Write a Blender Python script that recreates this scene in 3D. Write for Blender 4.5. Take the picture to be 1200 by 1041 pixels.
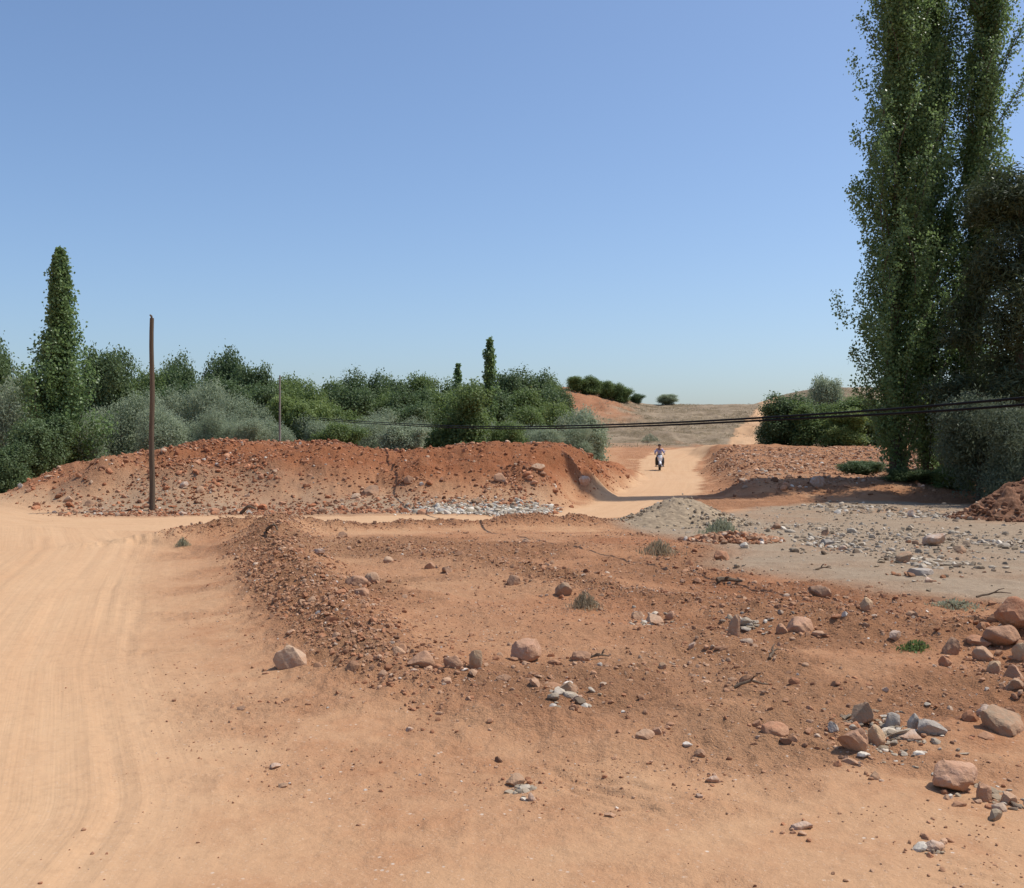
import bpy, bmesh, math, random
import numpy as np
from mathutils import Vector, Matrix

for o in list(bpy.data.objects):
    bpy.data.objects.remove(o)
S = bpy.context.scene
COL = S.collection
R = math.radians

# ------------------------------------------------------------------ camera
EYE, FPX = 1.70, 1280.0                       # eye height in metres, focal length in photo pixels (1200 wide)
cam_d = bpy.data.cameras.new('camera'); cam = bpy.data.objects.new('camera', cam_d); COL.objects.link(cam)
cam.location = (0, 0, EYE); cam.rotation_euler = (R(90), 0, 0)
cam_d.sensor_fit = 'HORIZONTAL'; cam_d.sensor_width = 36; cam_d.lens = 36 * FPX / 1200
cam_d.clip_start = 0.05; cam_d.clip_end = 6000
S.camera = cam

# ------------------------------------------------------------------ light
SUN_EL, SUN_AZ = 60.0, 76.0                   # azimuth clockwise from the view direction (+Y): sun high on the right
W = bpy.data.worlds.new('World'); S.world = W; W.use_nodes = True
nt = W.node_tree; nt.nodes.clear()
sky = nt.nodes.new('ShaderNodeTexSky'); sky.sky_type = 'NISHITA'; sky.sun_disc = False
sky.sun_elevation = R(SUN_EL); sky.sun_rotation = R(SUN_AZ)
sky.altitude = 800; sky.air_density = 1.0; sky.dust_density = 2.9; sky.ozone_density = 5.2
bg = nt.nodes.new('ShaderNodeBackground'); bg.inputs['Strength'].default_value = 0.130
wo = nt.nodes.new('ShaderNodeOutputWorld')
nt.links.new(sky.outputs[0], bg.inputs[0]); nt.links.new(bg.outputs[0], wo.inputs[0])
sl = bpy.data.lights.new('sun', 'SUN'); sl.energy = 3.55; sl.angle = R(0.5); sl.color = (1.0, 0.955, 0.88)
so = bpy.data.objects.new('sun', sl); COL.objects.link(so)
sdir = Vector((math.sin(R(SUN_AZ)) * math.cos(R(SUN_EL)), math.cos(R(SUN_AZ)) * math.cos(R(SUN_EL)), math.sin(R(SUN_EL))))
so.rotation_euler = (-sdir).to_track_quat('-Z', 'Y').to_euler(); so.location = sdir * 60
S.view_settings.view_transform = 'Standard'; S.view_settings.look = 'None'
S.view_settings.gamma = 1; S.view_settings.exposure = 0.25
S.view_settings.use_curve_mapping = False
S.render.engine = 'CYCLES'
S.cycles.max_bounces = 6; S.cycles.diffuse_bounces = 3; S.cycles.transparent_max_bounces = 4
S.cycles.filter_width = 1.5

# ------------------------------------------------------------------ numeric helpers
def _hash(ix, iy, seed):
    h = (ix.astype(np.int64) * 374761393 + iy.astype(np.int64) * 668265263 + seed * 974634541) & 0xFFFFFFFF
    h = ((h ^ (h >> 13)) * 1274126177) & 0xFFFFFFFF
    h = ((h ^ (h >> 16)) * 2246822519) & 0xFFFFFFFF
    return ((h ^ (h >> 15)) & 0xFFFFFF) / float(0xFFFFFF)

def vn(x, y, seed=0):
    x = np.asarray(x, float); y = np.asarray(y, float)
    fx, fy = np.floor(x), np.floor(y); ix, iy = fx.astype(np.int64), fy.astype(np.int64)
    u, v = x - fx, y - fy
    u = u * u * u * (u * (u * 6 - 15) + 10); v = v * v * v * (v * (v * 6 - 15) + 10)
    a, b = _hash(ix, iy, seed), _hash(ix + 1, iy, seed)
    c, d = _hash(ix, iy + 1, seed), _hash(ix + 1, iy + 1, seed)
    return (a * (1 - u) + b * u) * (1 - v) + (c * (1 - u) + d * u) * v - 0.5       # -0.5 .. 0.5

def fbm(x, y, o=4, seed=0):
    s, a, t = 0, 1.0, 0
    for k in range(o):
        s = s + a * vn(x * 2 ** k + 13.7 * k, y * 2 ** k - 7.3 * k, seed + k); t += a; a *= 0.5
    return s / t * 1.6

def billow(x, y, o=3, seed=0):
    s, a = 0, 1.0
    for k in range(o):
        s = s + a * (0.5 - np.abs(vn(x * 2 ** k + 3.1 * k, y * 2 ** k + 9.2 * k, seed + k)) * 2); a *= 0.5
    return s / 1.75

def ss(a, b, x):
    t = np.clip((np.asarray(x, float) - a) / (b - a), 0, 1); return t * t * (3 - 2 * t)

def poly_dist(x, y, pts):
    """nearest distance, signed side, run along, interpolated third value, to a polyline of (x, y, value)."""
    best = np.full(np.shape(x), 1e9); side = np.zeros(np.shape(x)); run = np.zeros(np.shape(x)); val = np.zeros(np.shape(x))
    L = 0.0
    for (ax, ay, av), (bx, by, bv) in zip(pts[:-1], pts[1:]):
        dx, dy = bx - ax, by - ay; l = math.hypot(dx, dy)
        t = np.clip(((x - ax) * dx + (y - ay) * dy) / (l * l), 0, 1)
        d = np.hypot(x - ax - t * dx, y - ay - t * dy); m = d < best
        sg = np.sign((x - ax) * dy - (y - ay) * dx)
        best = np.where(m, d, best); side = np.where(m, sg, side); run = np.where(m, L + t * l, run); val = np.where(m, av + t * (bv - av), val)
        L += l
    return best, side, run, val

# ------------------------------------------------------------------ the land
TRACK_A = [(-3.4, -8, 3.0), (-3.9, 0, 3.0), (-4.3, 4.5, 3.0), (-5.65, 7.8, 3.0), (-7.1, 12.1, 3.0), (-8.7, 17.4, 3.1), (-11.0, 22.5, 3.2), (-18, 30, 3.2), (-40, 50, 3)]
TRACK_B = [(-30, 22, 3.0), (-14, 23.0, 3.2), (-9.5, 23.6, 2.4), (-6.0, 24.2, 1.9), (-2.5, 24.5, 1.0), (0.5, 24.7, .95), (2.0, 26.2, 1.2), (3.6, 32, 1.35), (5.35, 39.6, 1.5),
           (8.0, 54, 1.5), (9.7, 68, 1.7), (11.5, 80, 2.2), (15, 92, 2.6), (20, 99, 2.0), (22.4, 105, 1.4), (24.4, 114, 1.1), (28.6, 128, 1.0), (35.5, 150, 1.2), (40, 175, 1.5)]
BERM = [(-6.9, 18.3, .10), (-6.0, 18.8, .22), (-5.2, 19.6, .26), (-4.4, 20.2, .36), (-3.85, 17.6, .30), (-3.1, 14.6, .24), (-2.3, 11.6, .20), (-1.5, 9.3, .15), (-.95, 7.8, .08), (-.3, 6.7, .02)]
RIDGE = [(-4.2, 21.1, .20), (-2.4, 21.8, .16), (-.3, 22.2, .2), (1.4, 22.6, .18), (2.4, 22.7, .05)]
DIAG = [(-2.4, 16.9, .10), (-1.2, 15.2, .13), (0, 13.6, .13), (1.3, 11.2, .10), (2.5, 9.9, .13), (3.5, 8.9, .16), (5.0, 8.6, .3)]
DIAG2 = [(-1.3, 11.6, .04), (0.2, 9.8, .06), (1.6, 8.7, .07), (3.2, 7.2, .05)]
CLOD_X = ([6.2, 6.7, 7.8, 9.1, 12.1, 15, 17.4, 19.2], [.1, -.45, -1.1, -1.7, -2.85, -4.0, -5.3, -7.1])
RUT1 = [(-.5, 6.9, 0), (.18, 5.75, 0), (1.04, 4.95, 0), (1.9, 4.38, 0), (3, 3.9, 0)]
RUT2 = [(-.2, 6.3, 0), (.5, 5.2, 0), (1.3, 4.5, 0), (2.1, 4.0, 0), (3, 3.6, 0)]
RUT3 = [(.2, 8.9, 0), (1.2, 7.6, 0), (2.4, 6.9, 0), (3.6, 6.6, 0)]
GRAY = [(2.2, 22.6), (4.2, 25.6), (6.6, 29.0), (10.2, 32), (15, 28), (14, 20), (6.4, 10.3), (5.0, 10.8), (4.0, 11.6), (3.1, 13.0), (2.6, 14.8), (3.4, 17.5), (2.6, 20)]

def in_poly(x, y, P):
    c = np.zeros(np.shape(x), bool); n = len(P)
    for i in range(n):
        (ax, ay), (bx, by) = P[i], P[(i + 1) % n]
        c ^= ((ay > y) != (by > y)) & (x < (bx - ax) * (y - ay) / (by - ay + 1e-12) + ax)
    return c

def poly_soft(x, y, P, w):
    d, *_ = poly_dist(x, y, [(a, b, 0) for a, b in P + P[:1]])
    return np.where(in_poly(x, y, P), ss(-w, w, d), ss(-w, w, -d))

def land(x, y):
    x = np.asarray(x, float); y = np.asarray(y, float); Z = {}
    wob = fbm(x / 1.6, y / 1.6, 3, 5)
    dA, sA, rA, wA = poly_dist(x, y, TRACK_A); dB, sB, rB, wB = poly_dist(x, y, TRACK_B)
    eA = (wA - dA) + wob * .35; eB = (wB - dB) + wob * np.where(y > 60, .6, .35)
    road = np.maximum(ss(-.9, .9, eA), ss(-.2, .3, eB) * (1 - ss(100, 110, y) * (.06 + .4 * ss(0, .4, fbm(x / 2, y / 5, 3, 77)))))
    useA = eA > eB
    Z['along'] = np.where(useA, rA, rB + 200); Z['lat'] = np.where(useA, dA * sA, dB * sB)
    # far slopes
    h = 1.35 * ss(66, 101, y)
    t = np.clip((y - 100) / 50, 0, 1)
    h = h + 5.85 * t ** 1.05 - 9 * ss(151, 320, y)
    h = h + 2.5 * ss(20.5, 6, x) * ss(-12, 3, x) * ss(114, 140, y) * (1 + .45 * fbm(x / 4, y / 4, 4, 71)) + 2.3 * ss(33, 43, x) * ss(108, 128, y)
    hl = ss(101, 108, y) * ss(330, 150, y)
    hl = hl * (1 - .85 * ss(132, 149, y) * ss(12, 20, x))
    h = h + hl * (.6 * fbm(x / 7, y / 7, 4, 73) + .5 * (billow(x / 2.6, y / 2.6, 4, 75) - .3))
    Z['grass'] = ss(97, 106, y + wob * 6) * (1 - road) * (1 - .75 * ss(17, 11, x + wob * 5) * ss(118, 130, y + wob * 9))
    Z['hill'] = ss(101, 104, y)
    h = h + .10 * fbm(x / 8, y / 8, 3, 1) * ss(2, 12, y)
    # long spoil bank left of the rising track
    xe = np.interp(y, [24, 28, 32, 39.6, 54, 68, 78], [.6, 1.6, 2.55, 4.1, 6.6, 7.6, 8.0])
    hc = np.interp(x, [-17, -15.4, -14.3, -13.3, -12, -11.2, -9.6, -8, -5.3, -4.25, -1.6, 1, 5], [0, .22, .62, 1.16, 1.5, 1.7, 1.86, 1.96, 1.93, 1.84, 1.79, 1.79, 1.75])
    yb = 26.6 + 1.0 * vn(x / 3.1, 0 * x, 8) + .012 * (x + 5) ** 2
    tt = (y - yb) / 6.9
    prof = .36 * ss(0, .55, tt) + .64 * ss(.32, 1.0, tt)
    cone = np.zeros(np.shape(x)); rg_ = random.Random(4)
    for k in range(34):
        cx_, cy_, r_, q_ = rg_.uniform(-14.5, 3.4), rg_.uniform(29.5, 37), rg_.uniform(1.3, 2.6), rg_.uniform(.25, .62)
        cone = np.maximum(cone, q_ * np.clip(1 - np.hypot(x - cx_ + .5 * wob, (y - cy_) + .4 * vn(x / .7, y / .7, 27)) / r_, 0, 1))
    prof = prof * .80 + cone * .8 * np.clip(prof * 3, 0, 1) * ss(.15, .5, tt + .2)
    prof = np.where(prof > .82, .82 + .16 * np.tanh((prof - .82) / .16), prof)
    edge = ss(-.1, 1.9, xe - x + wob * .9)
    back = (1 - .35 * ss(38, 50, y)) * (1 - ss(50, 74, y))
    bank = hc * prof * edge * back
    bm_ = np.clip(bank / 1.2, 0, 1)
    bank = bank + bm_ * (.20 * fbm(x / 2.4, y / 2.4, 3, 21) + .16 * billow(x / 1.0, y / 1.0, 3, 31) + .13 * (billow(x / .38, y / .5, 3, 33) - .3) - .07)
    h = h + bank
    # rougher ground right of the track
    xr = np.interp(y, [24, 30, 39.6, 54, 68, 80], [3.6, 5.2, 7.1, 9.8, 11.6, 14])
    rb = ss(.0, 2.0, x - xr + wob * .6) * (.55 * ss(31.5, 36, y + .10 * (x - 8) + wob) + .45 * ss(40, 62, y)) * (1 - ss(80, 100, y))
    h = h + rb * (.95 + .25 * fbm(x / 2.2, y / 2.2, 3, 41) + .12 * billow(x / .8, y / .8, 3, 47))
    # berms of turned earth in the foreground field
    def ridge(P, w, seed):
        d, s, r, v = poly_dist(x, y, P); q = np.exp(-(d / w) ** 2)
        return v * q * (1 + .8 * fbm(x / .7, y / .7, 3, seed)), q * np.clip(v / .1, 0, 1)
    b1, q1 = ridge(BERM, .6, 51); b2, q2 = ridge(RIDGE, .45, 53); b3, q3 = ridge(DIAG, .5, 55); b4, q4 = ridge(DIAG2, .3, 57)
    h = h + b1 + b2 * (1 - road) + b3 + b4
    cx = np.interp(y, *CLOD_X)
    right = ss(-.15, .5, x - cx + wob * .35) * ss(5.4, 6.6, y) * (1 - ss(19.5, 21, y))
    front = ss(3.0, 6.5, y + .5 * x + wob)
    gray = poly_soft(x, y, GRAY, .7) if True else 0
    gray = np.clip(gray + wob * .5 * (gray > .02), 0, 1) * ss(.1, .5, gray + wob * .4)
    h = h + .10 * right * (1 - ss(12, 19, y) * .5)
    bigland = np.clip(bm_ + np.clip(rb, 0, 1), 0, 1)
    smooth = np.clip(1 - np.maximum.reduce([right * (.48 + .52 * ss(-.15, .25, fbm(x / 2.3, y / 2.3, 3, 61))), .9 * ss(4.2, 6.4, y + .35 * wob) * ss(-1.2, .9, x - .10 * y + .5 * wob) * ss(-.35, .12, fbm(x / 1.5, y / 1.0, 3, 65)),   (.18 + .30 * ss(-.1, .25, fbm(x / 1.2, y / .9, 3, 67))) * front, q1, q2, q3, bigland]), 0, 1)
    smooth = np.maximum(smooth, road); smooth = np.maximum(smooth, .72 * gray)
    rough = 1 - smooth
    fade = ss(0.6, 2.5, np.hypot(x, y))
    h = h + fade * rough * (.06 * fbm(x / 1.1, y / 1.1, 3, 2) + .075 * (billow(x / .42, y / .42, 3, 3) - .35) + .03 * billow(x / .15, y / .15, 2, 12) + .022 * fbm(x / .07, y / .07, 2, 4))
    h = h + np.clip(q1 + q2 * .6 + q3 * .5, 0, 1) * (.09 * (billow(x / .33, y / .33, 3, 16) - .3) + .05 * billow(x / .12, y / .12, 2, 17))
    h = h + np.clip(rb, 0, 1) * ss(38, 31, y) * (.26 * (billow(x / .9, y / .9, 3, 18) - .3) + .10 * (billow(x / .35, y / .35, 2, 19) - .3))
    h = h + fade * (.007 * fbm(x / .35, y / .35, 3, 6) + .004 * fbm(x / .07, y / .07, 2, 9)) * np.where(y < 40, 1, 0)
    la = Z['lat']
    rut = np.where(useA, ss(5.2, 2.2, np.abs(la + .2)), 1.0) * ss(-.5, .6, np.maximum(eA, eB))
    tyre = 0
    for l0, w0 in ((2.75, .05), (2.45, .05), (1.95, .08), (1.15, .06), (.75, .06), (-.1, .09), (-1.0, .07)):
        q = la + .22 * vn(Z['along'] / 3.3, 0 * la + l0 * 5, 28) + .03 * vn(Z['along'] / .3, la / .2, 29) - l0
        tyre = tyre + (-np.exp(-(q / w0) ** 2) + .7 * np.exp(-((np.abs(q) - 2 * w0) / w0) ** 2)) * ss(-.25, .2, vn(Z['along'] / 2.1, 0 * la + l0 * 9, 30))
    h = h + np.where(useA, 1, 0) * tyre * .006 * ss(1, 3, y) * ss(-.5, .5, eA)
    h = h + rut * (.008 * vn(la / .17, Z['along'] / 6, 14) +   .014 * vn(la / .55, Z['along'] / 9, 15)) * ss(1, 3, y) - .03 * road
    gray = np.maximum(gray, .75 * ss(.55, .15, tt + .25 * wob) * ss(-.25, 0, tt) * edge * ss(.2, .8, hc) * (y < 34))
    gray = np.maximum(gray, .55 * np.clip(rb, 0, 1) * ss(60, 36, y) * ss(-.2, .3, wob))
    for P_, w_ in ((RUT1, .035), (RUT2, .03), (RUT3, .05)):
        d_ = poly_dist(x, y, P_)[0] + .05 * vn(x / .12, y / .12, 23) + .16 * vn(x / .6, y / .6, 22); k_ = ss(-.05, .3, vn(x / .45, y / .45, 24))
        h = h - .011 * np.exp(-(d_ / w_) ** 2) * k_ + .006 * np.exp(-((d_ - 2.2 * w_) / w_) ** 2) * k_
    Z['h'] = h; Z['road'] = road; Z['gray'] = gray * (1 - road); Z['rough'] = rough; Z['berm'] = np.clip(q1 + .7 * q2 + .35 * q3 + .2 * q4, 0, 1) * (1 - road)
    Z['bank'] = bm_; Z['rbank'] = np.clip(rb, 0, 1)
    Z['red'] = np.clip(ss(.25, .7, bm_ + .5 * fbm(x / 3, y / 3, 3, 81)) * ss(.35, .7, prof + .15 * wob) + .5 * ss(.0, .4, fbm(x / 2.6, y / 2.6, 3, 83)) * right + ss(17, 11, x + wob * 5) * ss(118, 130, y + wob * 9) + ss(36, 40, x) * ss(112, 122, y), 0, 1) * (1 - road)
    Z['dust'] = np.clip(.55 * ss(.2, 3.0, dA - wA + wob) * ss(5.5, 1.0, dA - wA), 0, 1)
    return Z

def H(x, y):
    return float(land(np.array([x]), np.array([y]))['h'][0])

def hit(px, py):
    """the point of the land that the photo shows at pixel (px, py)"""
    r = np.geomspace(2.0, 220, 2600); X = (px - 600) / FPX * r; Zr = EYE - (py - 520.5) / FPX * r
    k = np.argmax(Zr < land(X, r)['h'])
    return X[k], r[k]

# ------------------------------------------------------------------ object helpers
def tag(o, label=None, cat=None, group=None, kind=None):
    for k, v in (('label', label), ('category', cat), ('group', group), ('kind', kind)):
        if v: o[k] = v
    return o

def link(name, me, mat=None, parent=None, smooth=False):
    o = bpy.data.objects.new(name, me); COL.objects.link(o)
    if mat is not None and not me.materials: me.materials.append(mat)
    if parent is not None: o.parent = parent
    if smooth: me.polygons.foreach_set('use_smooth', [True] * len(me.polygons))
    return o

def empty(name, loc=(0, 0, 0), rz=0.0):
    o = bpy.data.objects.new(name, None); COL.objects.link(o); o.location = loc; o.rotation_euler = (0, 0, rz)
    o.empty_display_size = .2
    return o

def mesh_np(name, V, F, smooth=False):
    """V (n,3), F (m,k) same-length faces"""
    me = bpy.data.meshes.new(name); n, m, k = len(V), len(F), F.shape[1]
    me.vertices.add(n); me.vertices.foreach_set('co', np.ascontiguousarray(V, np.float32).ravel())
    me.loops.add(m * k); me.loops.foreach_set('vertex_index', np.ascontiguousarray(F, np.int32).ravel())
    me.polygons.add(m); me.polygons.foreach_set('loop_start', np.arange(0, m * k, k, dtype=np.int32))
    me.polygons.foreach_set('use_smooth', np.full(m, smooth)); me.update(calc_edges=True)
    return me

def set_color(me, name, rgba):
    a = me.color_attributes.new(name, 'FLOAT_COLOR', 'POINT'); a.data.foreach_set('color', np.ascontiguousarray(rgba, np.float32).ravel())

# ------------------------------------------------------------------ materials
class NT:
    def __init__(s, name):
        s.m = bpy.data.materials.new(name); s.m.use_nodes = True; s.t = s.m.node_tree; s.t.nodes.clear()
        s.out = s.n('ShaderNodeOutputMaterial')
    def n(s, typ, **kw):
        nd = s.t.nodes.new(typ)
        for k, v in kw.items(): setattr(nd, k, v)
        return nd
    def l(s, a, b): s.t.links.new(a, b)
    def put(s, sock, v):
        if hasattr(v, 'links') or isinstance(v, bpy.types.NodeSocket): s.l(v, sock)
        else: sock.default_value = v
    def noise(s, vec, scale, detail=4, rough=.6):
        nd = s.n('ShaderNodeTexNoise'); s.l(vec, nd.inputs['Vector']); nd.inputs['Scale'].default_value = scale
        nd.inputs['Detail'].default_value = detail; nd.inputs['Roughness'].default_value = rough
        return nd.outputs['Fac']
    def ramp(s, fac, a, b, lo=0.0, hi=1.0):
        nd = s.n('ShaderNodeMapRange', clamp=True); s.l(fac, nd.inputs[0])
        for i, v in enumerate((a, b, lo, hi)): nd.inputs[i + 1].default_value = v
        return nd.outputs[0]
    def mix(s, f, a, b, mode='MIX'):
        nd = s.n('ShaderNodeMix', data_type='RGBA', blend_type=mode)
        s.put(nd.inputs[0], f); 
        for i, v in ((6, a), (7, b)):
            if isinstance(v, tuple): v = (*v[:3], 1)
            s.put(nd.inputs[i], v)
        return nd.outputs[2]
    def math(s, op, a, b=0.0):
        nd = s.n('ShaderNodeMath', operation=op); s.put(nd.inputs[0], a); s.put(nd.inputs[1], b); return nd.outputs[0]
    def pos(s): return s.n('ShaderNodeNewGeometry').outputs['Position']
    def obj(s): return s.n('ShaderNodeTexCoord').outputs['Object']
    def attr(s, name): return s.n('ShaderNodeAttribute', attribute_name=name)
    def bsdf(s, col, rough=.9, spec=.15, normal=None, metallic=0.0):
        b = s.n('ShaderNodeBsdfPrincipled'); s.put(b.inputs['Base Color'], (*col, 1) if isinstance(col, tuple) else col)
        s.put(b.inputs['Roughness'], rough); b.inputs['Specular IOR Level'].default_value = spec; b.inputs['Metallic'].default_value = metallic
        if normal is not None: s.l(normal, b.inputs['Normal'])
        s.l(b.outputs[0], s.out.inputs[0]); return b
    def bump(s, hgt, strength=.5, dist=.02, normal=None):
        b = s.n('ShaderNodeBump'); s.l(hgt, b.inputs['Height']); b.inputs['Strength'].default_value = strength; b.inputs['Distance'].default_value = dist
        if normal is not None: s.l(normal, b.inputs['Normal'])
        return b.outputs[0]

def earth_material():
    m = NT('earth'); P = m.pos()
    z = m.attr('zones'); sp = m.n('ShaderNodeSeparateColor'); m.l(z.outputs['Color'], sp.inputs[0])
    road, gray, grass, red = sp.outputs[0], sp.outputs[1], sp.outputs[2], z.outputs['Alpha']
    z2 = m.attr('zones2'); sp2 = m.n('ShaderNodeSeparateColor'); m.l(z2.outputs['Color'], sp2.inputs[0])
    dust, rough = sp2.outputs[0], sp2.outputs[1]
    n1 = m.noise(P, .55, 5); n2 = m.noise(P, 2.7, 5); n3 = m.noise(P, 14, 4, .7); n4 = m.noise(P, 60, 3, .7)
    c = m.mix(m.ramp(n1, .35, .65), (.445, .250, .134), (.472, .278, .150))
    c = m.mix(m.ramp(m.math('ADD', rough, m.math('MULTIPLY', n2, .5)), .30, .85), c, (.408, .202, .103))
    c = m.mix(m.ramp(n2, .48, .70, 0, .55), c, (.365, .168, .080))
    c = m.mix(m.math('MULTIPLY', red, m.ramp(n2, .25, .6, .55, 1)), c, (.340, .128, .056))
    c = m.mix(m.math('MULTIPLY', dust, .9), c, (.490, .300, .168))
    g = m.mix(m.ramp(n2, .35, .65), (.275, .205, .138), (.335, .258, .178))
    c = m.mix(m.math('MULTIPLY', gray, .95), c, g)
    h = m.mix(m.ramp(n1, .4, .6), (.245, .185, .122), (.310, .238, .160)); h = m.mix(m.ramp(m.noise(P, .38, 7, .8), .46, .60, 0, .9), h, (.165, .125, .072))
    c = m.mix(grass, c, h)
    # wheel-combed dust: streaks that run along the track
    uv = m.attr('track'); mp = m.n('ShaderNodeMapping'); m.l(uv.outputs['Vector'], mp.inputs[0]); mp.inputs['Scale'].default_value = (.10, 3.2, 1)
    st = m.noise(mp.outputs[0], 1.0, 4, .65)
    mp2 = m.n('ShaderNodeMapping'); m.l(uv.outputs['Vector'], mp2.inputs[0]); mp2.inputs['Scale'].default_value = (.16, 13, 1)
    st2 = m.noise(mp2.outputs[0], 1.0, 3, .6)
    rc = m.mix(m.ramp(st, .36, .64), (.510, .306, .168), (.545, .342, .194))
    rc = m.mix(m.ramp(st2, .52, .75, 0, .18), rc, (.44, .255, .135))
    rc = m.mix(m.ramp(n2, .45, .7, 0, .35), rc, (.48, .30, .165))
    rc = m.mix(m.ramp(n1, .4, .7, 0, .35), rc, (.57, .375, .215))
    c = m.mix(road, c, rc)
    # grains and flecks
    c = m.mix(m.math('MULTIPLY', m.ramp(n3, .50, .68, 0, .5), m.math('ADD', m.math('MULTIPLY', rough, .6), .4)), c, m.mix(.6, c, (.14, .07, .038)))
    c = m.mix(m.ramp(n4, .60, .72, 0, .45), c, (.60, .47, .36))
    vo = m.n('ShaderNodeTexVoronoi', feature='F1'); m.l(P, vo.inputs['Vector']); vo.inputs['Scale'].default_value = 17
    fl = m.math('MULTIPLY', m.ramp(vo.outputs['Distance'], .10, .17, 1, 0), m.ramp(m.noise(P, 3.1, 3), .52, .62))
    fl = m.math('MULTIPLY', fl, m.math('SUBTRACT', 1.0, m.math('MULTIPLY', road, .9)))
    c = m.mix(m.math('MULTIPLY', fl, .8), c, (.62, .52, .42))
    bh = m.math('ADD', m.math('MULTIPLY', m.noise(P, 9, 6, .7), 1.0), m.math('MULTIPLY', m.noise(P, 45, 4, .7), .5))
    amp = m.math('ADD', m.math('MULTIPLY', rough, .75), m.math('SUBTRACT', .25, m.math('MULTIPLY', road, .13)))
    nb = m.n('ShaderNodeBump'); m.l(bh, nb.inputs['Height']); m.l(amp, nb.inputs['Strength']); nb.inputs['Distance'].default_value = .09
    nb2 = m.bump(m.math('MULTIPLY', m.math('ADD', st2, st), road), .3, .03, nb.outputs[0])
    m.bsdf(c, .95, .08, nb2)
    return m.m

def rock_material(name, c1, c2, speck=(.55, .45, .36), dirt=(.42, .235, .135), dirt_amt=.85):
    m = NT(name); P = m.obj(); n1 = m.noise(P, 5, 5); n2 = m.noise(P, 22, 4, .7); n3 = m.noise(P, 70, 3, .7)
    c = m.mix(m.ramp(n1, .35, .65), c1, c2); c = m.mix(m.ramp(n2, .55, .7, 0, .6), c, speck)
    c = m.mix(m.ramp(n3, .55, .72, 0, .35), c, m.mix(.6, c, (.05, .04, .03)))
    c = m.mix(m.ramp(m.noise(P, 7.5, 6, .75), .38, .60, .22, .90), c, dirt)                # dried earth smeared over the stone
    sx = m.n('ShaderNodeSeparateXYZ'); m.l(P, sx.inputs[0])
    d = m.ramp(m.math('ADD', sx.outputs[2], m.math('MULTIPLY', n1, .10)), .04, .11, dirt_amt, 0)      # caked earth round the foot
    c = m.mix(d, c, dirt)
    m.bsdf(c, .88, .2, m.bump(m.math('ADD', n2, n1), .7, .02))
    return m.m

def plain(name, col, rough=.6, spec=.4, metallic=0.0, var=.25, scale=12):
    m = NT(name); n = m.noise(m.obj(), scale, 4)
    dk = tuple(v * (1 - var) for v in col)
    m.bsdf(m.mix(m.ramp(n, .35, .65), dk, col), rough, spec, metallic=metallic)
    return m.m

def leaf_material(name, dark, light, trans=.28, rough=.55):
    m = NT(name); t = m.attr('tint'); r = m.n('ShaderNodeObjectInfo').outputs['Random']
    f = m.math('ADD', m.math('MULTIPLY', t.outputs['Fac'], .8), m.math('MULTIPLY', r, .2))
    c = m.mix(f, dark, light)
    b = m.n('ShaderNodeBsdfPrincipled'); m.l(c, b.inputs['Base Color']); b.inputs['Roughness'].default_value = rough; b.inputs['Specular IOR Level'].default_value = .35
    tr = m.n('ShaderNodeBsdfTranslucent'); m.l(m.mix(.5, c, tuple(min(1, v * 1.6) for v in light)), tr.inputs[0])
    mx = m.n('ShaderNodeMixShader'); mx.inputs[0].default_value = trans
    m.l(b.outputs[0], mx.inputs[1]); m.l(tr.outputs[0], mx.inputs[2]); m.l(mx.outputs[0], m.out.inputs[0])
    return m.m

def tone_material(name, rough=.92):
    m = NT(name); t = m.attr('tone'); P = m.pos()
    n = m.noise(P, 40, 3, .7)
    c = m.mix(m.ramp(n, .4, .7, 0, .35), t.outputs['Color'], m.mix(.6, t.outputs['Color'], (.08, .045, .03)))
    m.bsdf(c, rough, .12, m.bump(n, .5, .01)); return m.m

M_EARTH = earth_material()
M_TONE = tone_material('loose_soil')
ROCK = {
    'pink':  rock_material('rock_pink', (.50, .27, .17), (.60, .38, .26), (.66, .48, .37)),
    'pale':  rock_material('rock_pale', (.48, .34, .22), (.62, .50, .37), (.42, .22, .13)),
    'cream': rock_material('rock_cream', (.50, .37, .20), (.62, .52, .36), (.44, .30, .15)),
    'brown': rock_material('rock_brown', (.33, .175, .105), (.42, .25, .165), (.48, .34, .25)),
    'tan':   rock_material('rock_tan', (.42, .27, .165), (.50, .36, .24), (.56, .45, .34)),
    'red':   rock_material('rock_red', (.36, .14, .07), (.44, .20, .11), (.50, .30, .2)),
    'dark':  rock_material('rock_dark', (.14, .10, .075), (.22, .15, .105), (.30, .21, .15)),
    'grey':  rock_material('rock_grey', (.23, .185, .125), (.30, .245, .17), (.40, .33, .24), dirt_amt=.6),
    'blue':  rock_material('rock_bluegrey', (.29, .26, .215), (.38, .345, .29), (.48, .435, .37), dirt=(.40, .33, .27), dirt_amt=.5),
    'white': rock_material('rock_white', (.52, .46, .39), (.66, .60, .52), (.48, .37, .28), dirt_amt=.6),
}

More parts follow.
